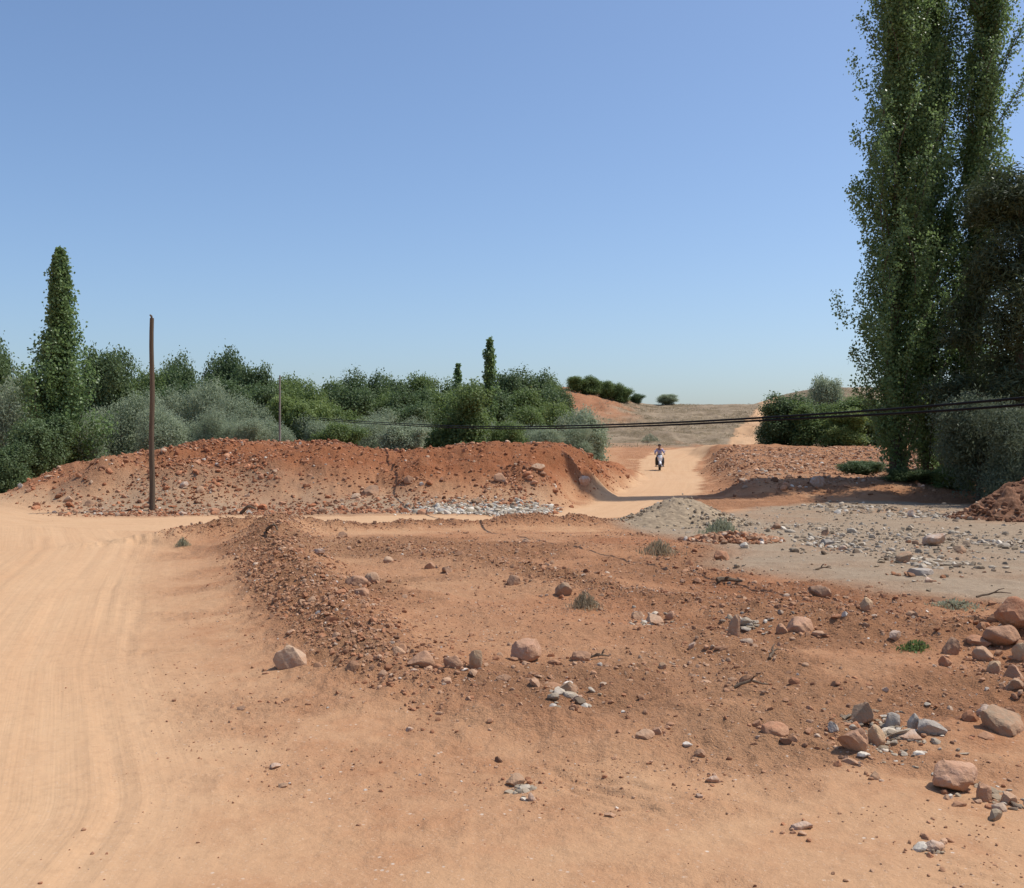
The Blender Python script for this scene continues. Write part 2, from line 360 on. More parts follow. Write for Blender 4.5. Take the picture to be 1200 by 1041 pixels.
# ------------------------------------------------------------------ the ground sheet, split by what it is
def build_land():
    th = np.concatenate([np.radians(np.arange(-180, -36, 6)), np.radians(np.arange(-36, -29, .5)), np.radians(np.arange(-29, 29, .055)), np.radians(np.arange(29, 36, .5)), np.radians(np.arange(36, 180, 6))])
    rr = np.concatenate([[.02], np.geomspace(.4, 3.2, 40)[:-1], np.exp(np.arange(math.log(3.2), math.log(175), .0046)), np.geomspace(176, 4000, 40)])
    nT, nR = len(th), len(rr)
    Rr, Th = np.meshgrid(rr, th, indexing='ij'); X = (np.sin(Th) * Rr).ravel(); Y = (np.cos(Th) * Rr).ravel()
    Z = land(X, Y)
    V = np.stack([X, Y, Z['h']], 1)
    i = np.arange(nR - 1)[:, None]; j = np.arange(nT)[None, :]; j2 = (j + 1) % nT
    F = np.stack([i * nT + j, i * nT + j2, (i + 1) * nT + j2, (i + 1) * nT + j], -1).reshape(-1, 4)[:, ::-1]
    fc = F[:, 0]
    road, gray = Z['road'][fc], Z['gray'][fc]
    kind = np.zeros(len(F), int)
    kind[Z['hill'][fc] > .5] = 4
    kind[(Z['bank'][fc] > .12)] = 2; kind[(Z['rbank'][fc] > .25)] = 3
    kind[(gray > .5) & (kind == 0)] = 5
    kind[(Z['berm'][fc] > .35) & (kind == 0)] = 6
    kind[road > .5] = 1
    names = ['ground', 'dirt_road', 'earth_bank', 'rough_ground', 'hillside', 'gravel_ground', 'earth_ridge']
    z1 = np.stack([Z['road'], Z['gray'], Z['grass'], Z['red']], 1); z2 = np.stack([Z['dust'], Z['rough'], Z['berm'], np.ones_like(X)], 1)
    tr = np.stack([Z['along'], Z['lat'], np.zeros_like(X)], 1)
    for k, nme in enumerate(names):
        f = F[kind == k]
        if not len(f): continue
        u, inv = np.unique(f.ravel(), return_inverse=True)
        me = mesh_np(nme, V[u], inv.reshape(-1, 4), True)
        set_color(me, 'zones', z1[u]); set_color(me, 'zones2', z2[u])
        a = me.attributes.new('track', 'FLOAT_VECTOR', 'POINT'); a.data.foreach_set('vector', np.ascontiguousarray(tr[u], np.float32).ravel())
        o = link(nme, me, M_EARTH); o['kind'] = 'structure'
build_land()

# ------------------------------------------------------------------ stones and clods
def ico(sub):
    b = bmesh.new(); bmesh.ops.create_icosphere(b, subdivisions=sub, radius=1)
    V = np.array([v.co[:] for v in b.verts]); F = np.array([[v.index for v in f.verts] for f in b.faces]); b.free()
    return V, F
ICO = {k: ico(k) for k in (1, 2, 3, 4)}

def n3(P, s, seed):
    return fbm(P[:, 0] * s + P[:, 2] * s * .7 + 5.3 * seed, P[:, 1] * s - P[:, 2] * s * .6 + 1.7 * seed, 3, seed)

def rock_shape(seed, sub=4, cuts=13, round_=.4):
    rng = np.random.default_rng(seed); V, F = ICO[sub]; V = V.copy() * rng.uniform(.8, 1.25, 3)
    V *= (1 + .45 * n3(V, .9, seed))[:, None]
    for _ in range(cuts):                                              # broken faces
        n = rng.normal(size=3); n /= np.linalg.norm(n); d = rng.uniform(.40, .80) + .28 * round_
        s = V @ n - d; V -= np.where(s > 0, s * rng.uniform(.85, 1.0), 0)[:, None] * n
    V *= (1 + .09 * n3(V, 2.6, seed + 9) + .05 * n3(V, 7.0, seed + 19))[:, None]
    V -= (V.max(0) + V.min(0)) / 2; V /= (V.max(0) - V.min(0)) / 2
    return V, F

def scatter(name, X, Y, size, tone, seed, flat=.8, sub=2, sink=.38, smooth=False):
    """one mesh of uncountable small stones"""
    rng = np.random.default_rng(seed); n = len(X); zz = land(X, Y)['h']
    var = [rock_shape(seed * 31 + k, sub, 7, .0) for k in range(12)]
    F0 = var[0][1]; nv = len(var[0][0]); base = np.stack([v[0] for v in var])[rng.integers(0, 12, n)]
    sc = np.stack([size * rng.uniform(.7, 1.4, n), size * rng.uniform(.7, 1.3, n), size * flat * rng.uniform(.6, 1.3, n)], 1) / 2
    base = base * sc[:, None, :]; a = rng.uniform(0, 6.28, n); ca, sa = np.cos(a)[:, None], np.sin(a)[:, None]
    tx = rng.normal(0, .35, n)[:, None]
    bx, by, bz = base[..., 0], base[..., 1], base[..., 2]
    by, bz = by * np.cos(tx) - bz * np.sin(tx), by * np.sin(tx) + bz * np.cos(tx)
    V = np.stack([bx * ca - by * sa + X[:, None], bx * sa + by * ca + Y[:, None], bz + (zz + sc[:, 2] * (1 - 2 * sink))[:, None]], -1).reshape(-1, 3)
    F = (F0[None] + (np.arange(n) * nv)[:, None, None]).reshape(-1, 3)
    me = mesh_np(name, V, F, smooth); set_color(me, 'tone', np.repeat(np.concatenate([tone, np.ones((n, 1))], 1), nv, 0))
    return tag(link(name, me, M_TONE), kind='stuff')

def sample(rng, n, box, dens):
    X = rng.uniform(box[0], box[1], n); Y = rng.uniform(box[2], box[3], n)
    Z = land(X, Y); k = rng.random(n) < dens(X, Y, Z)
    inv = np.abs(X) < .52 * Y + .6                                        # the photo could plausibly see it
    k &= inv
    return X[k], Y[k]

def tones(rng, n, cols, w, jit=.18):
    c = np.array(cols)[rng.choice(len(cols), n, p=np.array(w) / sum(w))]
    return np.clip(c * (1 + rng.normal(0, jit, n))[:, None], .02, .85)

SOIL = [(.40, .215, .122), (.36, .170, .090), (.45, .275, .170), (.50, .365, .26), (.60, .52, .43), (.25, .14, .085)]
rng = np.random.default_rng(7)
X, Y = sample(rng, 200000, (-7, 3, 5.5, 24), lambda x, y, z: np.clip(z['berm'] * 1.1 - .12, 0, 1) * np.where(x < np.interp(y, *CLOD_X) - .1, 0, 1))
scatter('loose_clods', X, Y, np.clip(rng.lognormal(-4.05, .5, len(X)), .009, .09), tones(rng, len(X), SOIL, [46, 30, 18, 2, .5, 5], .12), 11)
X, Y = sample(rng, 190000, (-18, 5, 26, 48), lambda x, y, z: np.clip(z['bank'] * .9, 0, .6) * ss(60, 34, y) * (1 - z['road']) * (.26 + .74 * ss(-.02, .28, fbm(x / 1.5, y / 2.0, 3, 93) + .16 * ss(31, 28, y))) + .35 * ss(25.6, 26.6, y) * ss(29.5, 27.5, y) * (1 - z['road']))
scatter('bank_clods', X, Y, np.clip(rng.lognormal(-3.3, .6, len(X)), .02, .24), tones(rng, len(X), [(.385, .175, .092), (.34, .140, .070), (.42, .22, .128), (.48, .33, .22), (.58, .50, .41), (.20, .10, .06)], [36, 30, 18, 5, 1.5, 10], .2), 12)
X, Y = sample(rng, 90000, (3, 28, 26, 80), lambda x, y, z: np.clip(z['rbank'] * .9, 0, .8) * (.35 + .65 * ss(-.05, .25, fbm(x / 2.2, y / 3, 3, 94))))
scatter('bank_clods', X, Y, np.clip(rng.lognormal(-2.85, .55, len(X)), .03, .32), tones(rng, len(X), SOIL, [36, 16, 24, 14, 3, 8]), 13)
X, Y = sample(rng, 240000, (-4, 9, 4, 24), lambda x, y, z: np.clip((z['rough'] ** 1.2) * .6 - .05, 0, 1) * (1 - z['gray']) * (1 - z['road']) * (.35 + .65 * ss(-.1, .2, fbm(x / 1.3, y / 1.3, 3, 91))))
scatter('pebbles', X, Y, np.clip(rng.lognormal(-4.25, .62, len(X)) * (.35 + .65 * land(X, Y)['rough']), .005, .10), tones(rng, len(X), SOIL, [42, 26, 24, 5, 1.5, 3], .13), 14)
X, Y = sample(rng, 80000, (-3.2, 4.5, 2.9, 11), lambda x, y, z: (.22 + .4 * ss(-1, 1, x)) * ss(-.12, .3, fbm(x / .9, y / .7, 3, 97)) * (1 - z['gray']) * (1 - .93 * z['road']))
scatter('pebbles', X, Y, np.clip(rng.lognormal(-4.95, .5, len(X)), .004, .026), tones(rng, len(X), SOIL, [44, 16, 32, 5, 2, 1], .1), 15)
GRAVEL = [(.32, .245, .165), (.36, .29, .21), (.45, .375, .285), (.56, .49, .395), (.22, .16, .11)]
X, Y = sample(rng, 30000, (1, 14, 10.5, 30), lambda x, y, z: z['gray'] * (.05 + .8 * np.exp(-((x - 7.4) / 1.6) ** 2 - ((y - 19.5) / 2.2) ** 2) + .7 * np.exp(-((x - 6.0) / 1.0) ** 2 - ((y - 17.0) / 1.4) ** 2) + .5 * np.exp(-((x - 9.5) / 1.8) ** 2 - ((y - 27) / 2) ** 2) + .45 * np.exp(-((x - 6.4) / 1.2) ** 2 - ((y - 22.5) / 2) ** 2)))
scatter('rubble_gravel', X, Y, np.clip(rng.lognormal(-3.55, .6, len(X)), .012, .17), tones(rng, len(X), GRAVEL, [30, 28, 18, 8, 16]), 16)
X, Y = sample(rng, 30000, (-4.2, 2.2, 25.4, 31), lambda x, y, z: np.exp(-((x + .6) / 1.6) ** 4 - ((y - 27.1 - .05 * x) / .85) ** 2) * (1 - z['road']))
scatter('rubble_gravel', X, Y, np.clip(rng.lognormal(-2.95, .5, len(X)), .03, .2), np.clip(tones(rng, len(X), GRAVEL, [16, 28, 30, 20, 6]) * np.array([1.15, 1.2, 1.25]), 0, .8), 17)

def make_rock(px, py, wpx, hpx, colour, label, seed, cat='rock', name='rock', depth=.8, round_=.15, sink=.36, lift=0.0, group=None, cuts=13, D=None, yaw=None, tilt=None):
    if D is None: x, y = hit(px, py)
    else: x, y = (px - 600) / FPX * D, D
    w = wpx * y / FPX * .78; hh = hpx * y / FPX * .80; rg = random.Random(seed)
    V, F = rock_shape(seed, 4 if wpx > 16 else 3, cuts, round_)
    hh = hh / (1 - sink)
    V = V * np.array([w / 2, w / 2 * depth, hh / 2])
    if tilt:
        c, s = math.cos(tilt), math.sin(tilt); V = np.stack([V[:, 0] * c - V[:, 2] * s, V[:, 1], V[:, 0] * s + V[:, 2] * c], 1)
    V[:, 2] += hh * (.5 - sink)
    me = mesh_np(name, V, F, True)
    if round_ < .7: me.set_sharp_from_angle(angle=R(24))
    o = link(name, me, ROCK[colour]); y2 = y + w * depth * .35
    o.location = (x, y2, H(x, y2) + lift); o.rotation_euler = (rg.uniform(-.08, .08), rg.uniform(-.08, .08), yaw if yaw is not None else rg.uniform(-.35, .35))
    return tag(o, label, cat, group)

G1, G2, G3 = 'boulders in the red field', 'tumbled rocks at the right edge', 'broken slabs in the foreground rubble'
G4, G5, G6 = 'white plaster fragments on the ground', 'stones on the earth bank', 'debris on the grey yard'
ROCKS = [
 # px, py, w, h, colour, label, options
 (338, 784, 52, 33, 'pale', 'large pale wedge-shaped boulder alone where the road meets the clod ridge', dict(round_=.4, group=G1)),
 (617, 775, 48, 31, 'pink', 'rounded orange-pink boulder, biggest in the middle of the red field', dict(round_=.6, cuts=9, sink=.2, group=G1)),
 (493, 781, 42, 22, 'brown', 'long brown boulder left of the small upright cream stone', dict(round_=.7, group=G1)),
 (467, 768, 20, 13, 'tan', 'small tan stone leaning against the left end of the long brown boulder', dict(group=G1)),
 (531, 782, 30, 17, 'brown', 'brown half-buried rock touching the upright cream stone', dict(round_=.7, group=G1)),
 (557, 785, 20, 28, 'cream', 'upright cream-yellow stone in the row of field boulders', dict(cuts=6, group=G1)),
 (681, 775, 30, 14, 'brown', 'low brown rock just right of the rounded orange-pink boulder', dict(round_=.6, group=G1)),
 (417, 687, 36, 15, 'brown', 'wider rounded brown rock of the cluster of three behind the pale wedge boulder', dict(round_=.8, group=G1)),
 (435, 684, 24, 16, 'tan', 'upper right rock of the cluster of three behind the pale wedge boulder', dict(round_=.8, group=G1)),
 (422, 698, 26, 11, 'brown', 'nearest and flattest rock of the brown cluster of three', dict(round_=.8, group=G1)),
 (590, 798, 24, 8, 'dark', 'thin dark stone lying below the rounded orange-pink boulder', dict(group=G1)),
 (664, 812, 36, 17, 'grey', 'dark greenish-grey rock alone in the smooth foreground dirt', dict(group=G1)),
 (676, 822, 18, 6, 'white', 'white flake at the foot of the greenish-grey rock', dict(group=G4, depth=.6)),
 (660, 699, 24, 18, 'grey', 'angular grey stone beside the dark brush tangle', dict(cuts=12, round_=.1, group=G1)),
 (768, 733, 32, 14, 'pale', 'pale pinkish stone nearest in the trio of pale field stones', dict(group=G1)),
 (748, 727, 22, 12, 'tan', 'tan stone left in the trio of pale field stones', dict(group=G1)),
 (785, 727, 14, 11, 'pink', 'small pink stone right in the trio of pale field stones', dict(group=G1)),
 (861, 745, 20, 32, 'tan', 'tall thin tan stone standing upright between field clods', dict(cuts=8, depth=.6, group=G1)),
 (941, 741, 44, 19, 'pink', 'pinkish boulder with a white top on the low diagonal ridge', dict(round_=.7, group=G1)),
 (918, 743, 20, 13, 'brown', 'brown stone at the left foot of the white-topped boulder', dict(group=G1)),
 (912, 862, 48, 15, 'red', 'flat reddish rock sunk in the dirt left of the slab rubble', dict(round_=.8, sink=.3, group=G1)),
 (821, 888, 18, 10, 'dark', 'single small dark red stone in the bare foreground dirt', dict(round_=.7, group=G1)),
 (756, 867, 30, 12, 'pale', 'flat pale stone left of its pinkish neighbour in the near dirt', dict(group=G1)),
 (771, 861, 16, 10, 'pink', 'small pinkish stone right of the flat pale one in near dirt', dict(group=G1)),
 (1012, 850, 34, 33, 'grey', 'upright grey-beige block standing highest in the slab rubble', dict(cuts=12, round_=.1, sink=.1, group=G3)),
 (1004, 880, 50, 27, 'brown', 'tilted brown slab at the front left of the slab rubble', dict(cuts=12, round_=.1, group=G3, tilt=.25)),
 (1029, 876, 28, 27, 'cream', 'rounded beige block in front of the upright grey block', dict(cuts=8, group=G3)),
 (1049, 853, 28, 20, 'blue', 'blue-grey slab piece next to the upright grey block', dict(cuts=13, round_=0, group=G3, tilt=-.3)),
 (1072, 856, 18, 24, 'blue', 'narrow blue-grey shard standing on end in the slab rubble', dict(cuts=13, round_=0, group=G3)),
 (1093, 864, 42, 20, 'blue', 'long blue-grey slab sloping down at the right of the rubble', dict(cuts=13, round_=0, group=G3, tilt=-.45, depth=.5)),
 (1067, 868, 40, 10, 'white', 'flat whitish plaster piece at the front of the slab rubble', dict(cuts=12, round_=0, group=G3)),
 (978, 858, 18, 12, 'blue', 'small bluish shard at the left end of the slab rubble', dict(cuts=12, round_=0, group=G3)),
 (1188, 860, 76, 30, 'grey', 'broad olive-grey slab cut by the right edge of the picture', dict(cuts=10, round_=.2, group=G3, tilt=-.15)),
 (1160, 842, 30, 15, 'white', 'white crumbled lump left of the broad olive-grey slab', dict(cuts=12, round_=.1, group=G4)),
 (1126, 930, 72, 42, 'pink', 'largest foreground boulder, pale pink and flat-topped, lower right', dict(cuts=8, round_=.5, sink=.12, group=G1)),
 (1154, 940, 24, 22, 'brown', 'brown stone tucked under the right side of the largest foreground boulder', dict(group=G1)),
 (1184, 944, 26, 15, 'pale', 'small pale stone right of the largest foreground boulder', dict(group=G1)),
 (1027, 914, 22, 11, 'grey', 'small grey stone in front of the slab rubble', dict(group=G1)),
 (1000, 897, 34, 7, 'tan', 'thin tan sliver lying in front of the slab rubble', dict(group=G1, yaw=-.5, depth=.35)),
 (1096, 998, 38, 13, 'white', 'bright white crumbled piece nearest the lower right corner', dict(group=G4, cuts=13, round_=.1)),
 (941, 973, 36, 9, 'white', 'flat whitish flake left of the nearest crumbled white piece', dict(group=G4, depth=.6, sink=.3)),
 (604, 921, 30, 13, 'grey', 'crumbled greyish-white lump in the near centre dirt', dict(group=G4, cuts=12)),
 (624, 939, 13, 11, 'white', 'small round white pebble below the crumbled greyish-white lump', dict(group=G4)),
 (835, 918, 24, 9, 'white', 'white chip among darker stones right of the near centre', dict(group=G4)),
 (322, 902, 18, 6, 'white', 'white scrap on the smooth dirt at the lower left', dict(group=G4, sink=.3)),
 (331, 924, 15, 5, 'grey', 'greyish flat chip just below the lower left white scrap', dict(group=G4, sink=.3)),
 (480, 858, 12, 6, 'white', 'white chip at the near end of the clod ridge', dict(group=G4)),
 (820, 936, 12, 6, 'white', 'tiny white chip below the white chip right of near centre', dict(group=G4)),
 (715, 958, 18, 5, 'pale', 'flat pale chip in the bare dirt near the bottom edge', dict(group=G4, sink=.3)),
 (1194, 748, 56, 34, 'red', 'big dark red-brown rock on top of the right edge pile', dict(round_=.6, group=G2, lift=.10)),
 (1178, 760, 56, 24, 'brown', 'long red-brown rock in the middle of the right edge pile', dict(round_=.7, group=G2, lift=.03)),
 (1155, 775, 32, 18, 'tan', 'tan rock at the left foot of the right edge pile', dict(group=G2)),
 (1167, 790, 24, 15, 'cream', 'small cream block lowest in the right edge pile', dict(group=G2)),
 (1150, 758, 36, 13, 'red', 'flat reddish rock at the upper left of the right edge pile', dict(group=G2)),
 (1197, 776, 24, 26, 'cream', 'yellowish upright rock at the picture edge in the pile', dict(group=G2)),
 (1190, 796, 36, 20, 'brown', 'brown block under the yellowish rock in the right edge pile', dict(group=G2)),
 (1192, 810, 30, 14, 'grey', 'grey rock at the very foot of the right edge pile', dict(group=G2)),
 (1116, 768, 26, 24, 'dark', 'dark brown clod standing left of the right edge pile', dict(group=G2, round_=.6)),
 (1109, 782, 20, 16, 'red', 'reddish clod in front of the dark brown clod', dict(group=G2, round_=.6)),
 (1050, 752, 20, 10, 'white', 'white stone behind the low green weeds', dict(group=G4)),
 (1017, 716, 20, 16, 'cream', 'yellowish stone on the border between red dirt and grey yard', dict(group=G1)),
 (962, 700, 34, 17, 'dark', 'dark lump at the border of the grey yard', dict(group=G6)),
 (847, 656, 24, 14, 'red', 'red clod on the right shoulder of the reddish heap', dict(group=G6, round_=.7)),
 (1098, 640, 38, 11, 'white', 'large flat white slab on top of the yard rubble', dict(cuts=13, round_=0, group=G6, tilt=.2, lift=.06)),
 (1062, 660, 28, 14, 'grey', 'dark grey slab leaning at the left of the yard rubble', dict(cuts=13, round_=0, group=G6, tilt=.4)),
 (1082, 674, 44, 10, 'blue', 'pale grey slab lying at the front of the yard rubble', dict(cuts=13, round_=0, group=G6)),
 (1088, 683, 14, 7, 'white', 'white chip in front of the pale grey yard slab', dict(group=G6)),
 (1126, 648, 20, 10, 'grey', 'grey block right of the large flat white slab', dict(cuts=13, round_=0, group=G6)),
 (972, 640, 24, 10, 'blue', 'bluish-grey slab in the smaller rubble patch of the yard', dict(cuts=13, round_=0, group=G6)),
 (988, 645, 14, 7, 'white', 'white stone right of the bluish-grey yard slab', dict(group=G6)),
 (968, 628, 13, 9, 'dark', 'dark stone behind the bluish-grey yard slab', dict(group=G6)),
 (910, 620, 16, 8, 'dark', 'dark stone on the grey yard right of the gravel heap', dict(group=G6)),
 (958, 571, 26, 14, 'white', 'whitish boulder on the rough bank left of the tall poplars', dict(round_=.5, group=G5)),
 (922, 572, 14, 7, 'pink', 'pinkish stone left of the whitish boulder on the rough bank', dict(group=G5)),
 (1070, 606, 14, 11, 'white', 'white stone at the foot of the tall poplars', dict(group=G5)),
 (685, 571, 18, 10, 'white', 'whitish rock at the right end of the long earth bank', dict(group=G5)),
 (630, 553, 24, 8, 'pale', 'flat pale rock high on the right half of the earth bank', dict(group=G5)),
 (586, 565, 20, 10, 'brown', 'brown rock midway up the right half of the earth bank', dict(group=G5)),
 (478, 569, 16, 9, 'brown', 'brown rock above the left end of the pale gravel strip', dict(group=G5)),
 (433, 581, 26, 13, 'dark', 'dark purplish rock at the foot of the earth bank', dict(group=G5)),
 (495, 603, 16, 8, 'red', 'reddish rock at the left end of the pale gravel strip', dict(group=G5)),
 (558, 592, 16, 9, 'grey', 'dark grey rock on top of the pale gravel strip', dict(group=G5)),
 (215, 573, 13, 8, 'white', 'bright white stone on the bank right of the wooden pole', dict(group=G5)),
 (234, 578, 13, 9, 'tan', 'tan stone right of the bright white bank stone', dict(group=G5)),
 (213, 604, 16, 6, 'white', 'flat white stone by the foot of the wooden pole', dict(group=G5)),
 (377, 602, 12, 9, 'dark', 'dark stone alone at the bank foot beside the road', dict(group=G5)),
 (104, 594, 14, 8, 'dark', 'dark stone at the bank foot left of the wooden pole', dict(group=G5)),
 (80, 590, 16, 8, 'pale', 'pale stone left of the dark stone at the bank foot', dict(group=G5)),
 (401, 630, 14, 8, 'dark', 'dark stone on the low ridge along the cross road', dict(group=G1)),
 (455, 660, 16, 9, 'pale', 'pale stone left end of the line of stones behind the field', dict(group=G1)),
 (503, 667, 18, 10, 'brown', 'brown stone in the line behind the field, left of its darker neighbour', dict(group=G1)),
 (524, 672, 18, 9, 'dark', 'dark stone at the right end of the line behind the field', dict(group=G1)),
 (602, 686, 20, 14, 'dark', 'dark lump standing alone behind the rounded orange-pink boulder', dict(group=G1)),
 (617, 636, 14, 6, 'pale', 'small pale stone on bare dirt near the cross road ridge', dict(group=G1)),
 (373, 650, 18, 9, 'white', 'whitish stone right of the highest clod ridge', dict(group=G1)),
 (812, 760, 18, 7, 'white', 'white elongated stone in the middle of the rough red dirt', dict(group=G4, yaw=.5, depth=.5)),
 (777, 784, 13, 8, 'cream', 'small cream stone right of the low brown rock', dict(group=G1)),
]
for i, (px, py, w, hgt, c, lab, kw) in enumerate(ROCKS):
    make_rock(px, py, w, hgt, c, lab, 100 + i * 7, **kw)

rng = np.random.default_rng(303); qx, qy, qs = [], [], []
for (px, py, w, hgt, c, lab, kw) in ROCKS:
    x, y = hit(px, py); wm = w * y / FPX
    for _ in range(9):
        a, q = rng.uniform(0, 6.28), wm * rng.uniform(.4, 1.15); qx.append(x + math.cos(a) * q); qy.append(y + wm * .25 + math.sin(a) * q); qs.append(np.clip(wm * rng.uniform(.05, .26), .008, .12))
qx, qy, qs = map(np.array, (qx, qy, qs)); scatter('loose_clods', qx, qy, qs, tones(rng, len(qx), SOIL, [40, 24, 26, 6, 1, 3], .12), 31)
px_l, py_l, ps_l = [], [], []
for px, py, rpx, n in ((1040, 862, 62, 300), (1085, 660, 52, 420), (975, 638, 40, 260), (612, 926, 20, 40), (764, 730, 34, 50), (668, 816, 28, 30), (1160, 842, 20, 40), (1092, 998, 20, 20), (1180, 940, 40, 60), (880, 735, 40, 60), (1000, 595, 60, 160), (1090, 605, 50, 180), (1170, 640, 40, 120)):
    x, y = hit(px, py); rm = rpx * y / FPX; a = rng.uniform(0, 6.28, n); q = rm * np.abs(rng.normal(0, .55, n))
    px_l.append(x + np.cos(a) * q); py_l.append(y + np.sin(a) * q * 1.6); ps_l.append(np.clip(rng.lognormal(math.log(.0036 * y), .6, n), .006, .12))
px_l, py_l, ps_l = map(np.concatenate, (px_l, py_l, ps_l)); scatter('rubble_gravel', px_l, py_l, ps_l, tones(rng, len(px_l), GRAVEL, [24, 28, 24, 14, 10]), 32, flat=.6)

# the heaps
def heap(name, x, y, rx, ry, hgt, label, cat, tone_cols, weights, seed, lump=.12, grain=.05):
    nA, nR = 150, 60; a = np.linspace(0, 2 * np.pi, nA, endpoint=False); r = np.linspace(0.0, 1.12, nR) ** .9
    Rg, A = np.meshgrid(r, a, indexing='ij')
    wv = 1 + .16 * fbm(np.cos(A) * 1.3 + seed, np.sin(A) * 1.3, 3, seed)
    X = x + np.cos(A) * Rg * rx * wv; Y = y + np.sin(A) * Rg * ry * wv
    p = np.clip(1 - Rg, 0, 1) ; prof = np.where(p > 0, 1 - (1 - p) ** 1.0, 0); prof = prof ** 1.15 * (1 - .18 * ss(.75, 1, p))
    Zh = hgt * prof + np.clip(p * 4, 0, 1) * (lump * fbm(X / .5, Y / .5, 3, seed) + grain * billow(X / .14, Y / .14, 3, seed + 2) - grain * .3) - .09 * (Rg > 1)
    V = np.stack([X, Y, land(X.ravel(), Y.ravel())['h'].reshape(X.shape) + Zh - .02], -1).reshape(-1, 3)
    i = np.arange(nR - 1)[:, None]; j = np.arange(nA)[None]; j2 = (j + 1) % nA
    F = np.stack([i * nA + j, (i + 1) * nA + j, (i + 1) * nA + j2, i * nA + j2], -1).reshape(-1, 4)
    me = mesh_np(name, V - np.array([x, y, 0]), F, True); rg = np.random.default_rng(seed)
    t = tones(rg, len(V), tone_cols, weights, .14); set_color(me, 'tone', np.concatenate([t, np.ones((len(V), 1))], 1))
    o = link(name, me, M_TONE); o.location = (x, y, 0); tag(o, label, cat)
    return o
heap('gravel_heap', 3.62, 23.3, 1.55, 1.5, .66, 'conical grey-beige gravel heap beside the rising dirt track', 'heap', [(.33, .248, .160), (.37, .28, .185), (.28, .21, .14)], [4, 4, 2], 3, .07, .05)
heap('earth_heap', 3.75, 18.6, .75, .6, .17, 'low reddish earth heap in front of the gravel heap', 'heap', [(.36, .16, .08), (.30, .12, .055), (.42, .22, .12)], [4, 3, 2], 4, .06, .06)
heap('earth_heap', 11.9, 25.2, 1.7, 1.4, 1.02, 'tall brown-red earth heap darkened for shade at the right edge below the olive', 'heap', [(.23, .115, .065), (.18, .085, .045), (.28, .15, .09)], [4, 3, 2], 5, .25, .13)  # soil tones darkened, the shade on this heap is in its colour
rg = np.random.default_rng(77)
def on_heap_clods(x, y, rx, ry, hgt, n, cols, w, seed, smin, smax):
    a = rg.uniform(0, 6.28, n); q = np.sqrt(rg.uniform(0, 1.2, n)); X = x + np.cos(a) * q * rx; Y = y + np.sin(a) * q * ry
    o = scatter('loose_clods', X, Y, rg.uniform(smin, smax, n), tones(rg, n, cols, w), seed)
    n1 = len(o.data.vertices) // n; co = np.empty(len(o.data.vertices) * 3, np.float32); o.data.vertices.foreach_get('co', co); co = co.reshape(-1, 3)
    co[:, 2] += np.repeat(np.clip(1 - q, 0, 1) ** 1.15 * hgt * .98, n1); o.data.vertices.foreach_set('co', co.ravel()); o.data.update()
on_heap_clods(3.62, 23.3, 1.5, 1.45, .62, 700, GRAVEL, [44, 30, 8, 1, 6], 21, .02, .08)
on_heap_clods(3.75, 18.6, .8, .65, .15, 420, SOIL, [40, 24, 22, 8, 2, 8], 22, .03, .12)
on_heap_clods(11.9, 25.2, 1.7, 1.4, .98, 700, [(.24, .12, .07), (.17, .08, .045), (.34, .19, .11), (.42, .32, .23)], [40, 34, 16, 4], 23, .03, .14)  # clods darkened to match the heap's painted shade

# ------------------------------------------------------------------ tubes, poles, wires, sticks
def tube_np(pts, rad, seg=10, cap=True):
    pts = [Vector(p) for p in pts]; n = len(pts); V = []; up = Vector((0, 0, 1))
    rad = rad if hasattr(rad, '__len__') else [rad] * n
    for i, p in enumerate(pts):
        t = (pts[min(i + 1, n - 1)] - pts[max(i - 1, 0)]).normalized()
        ref = Vector((1, 0, 0)) if abs(t.z) > .8 else up
        u = t.cross(ref).normalized(); v = u.cross(t).normalized()
        for k in range(seg):
            a = 2 * math.pi * k / seg; V.append(p + (u * math.cos(a) + v * math.sin(a)) * rad[i])
    F = [(i * seg + k, i * seg + (k + 1) % seg, (i + 1) * seg + (k + 1) % seg, (i + 1) * seg + k) for i in range(n - 1) for k in range(seg)]
    if cap: F += [tuple(range(seg))[::-1], tuple((n - 1) * seg + k for k in range(seg))]
    return V, F

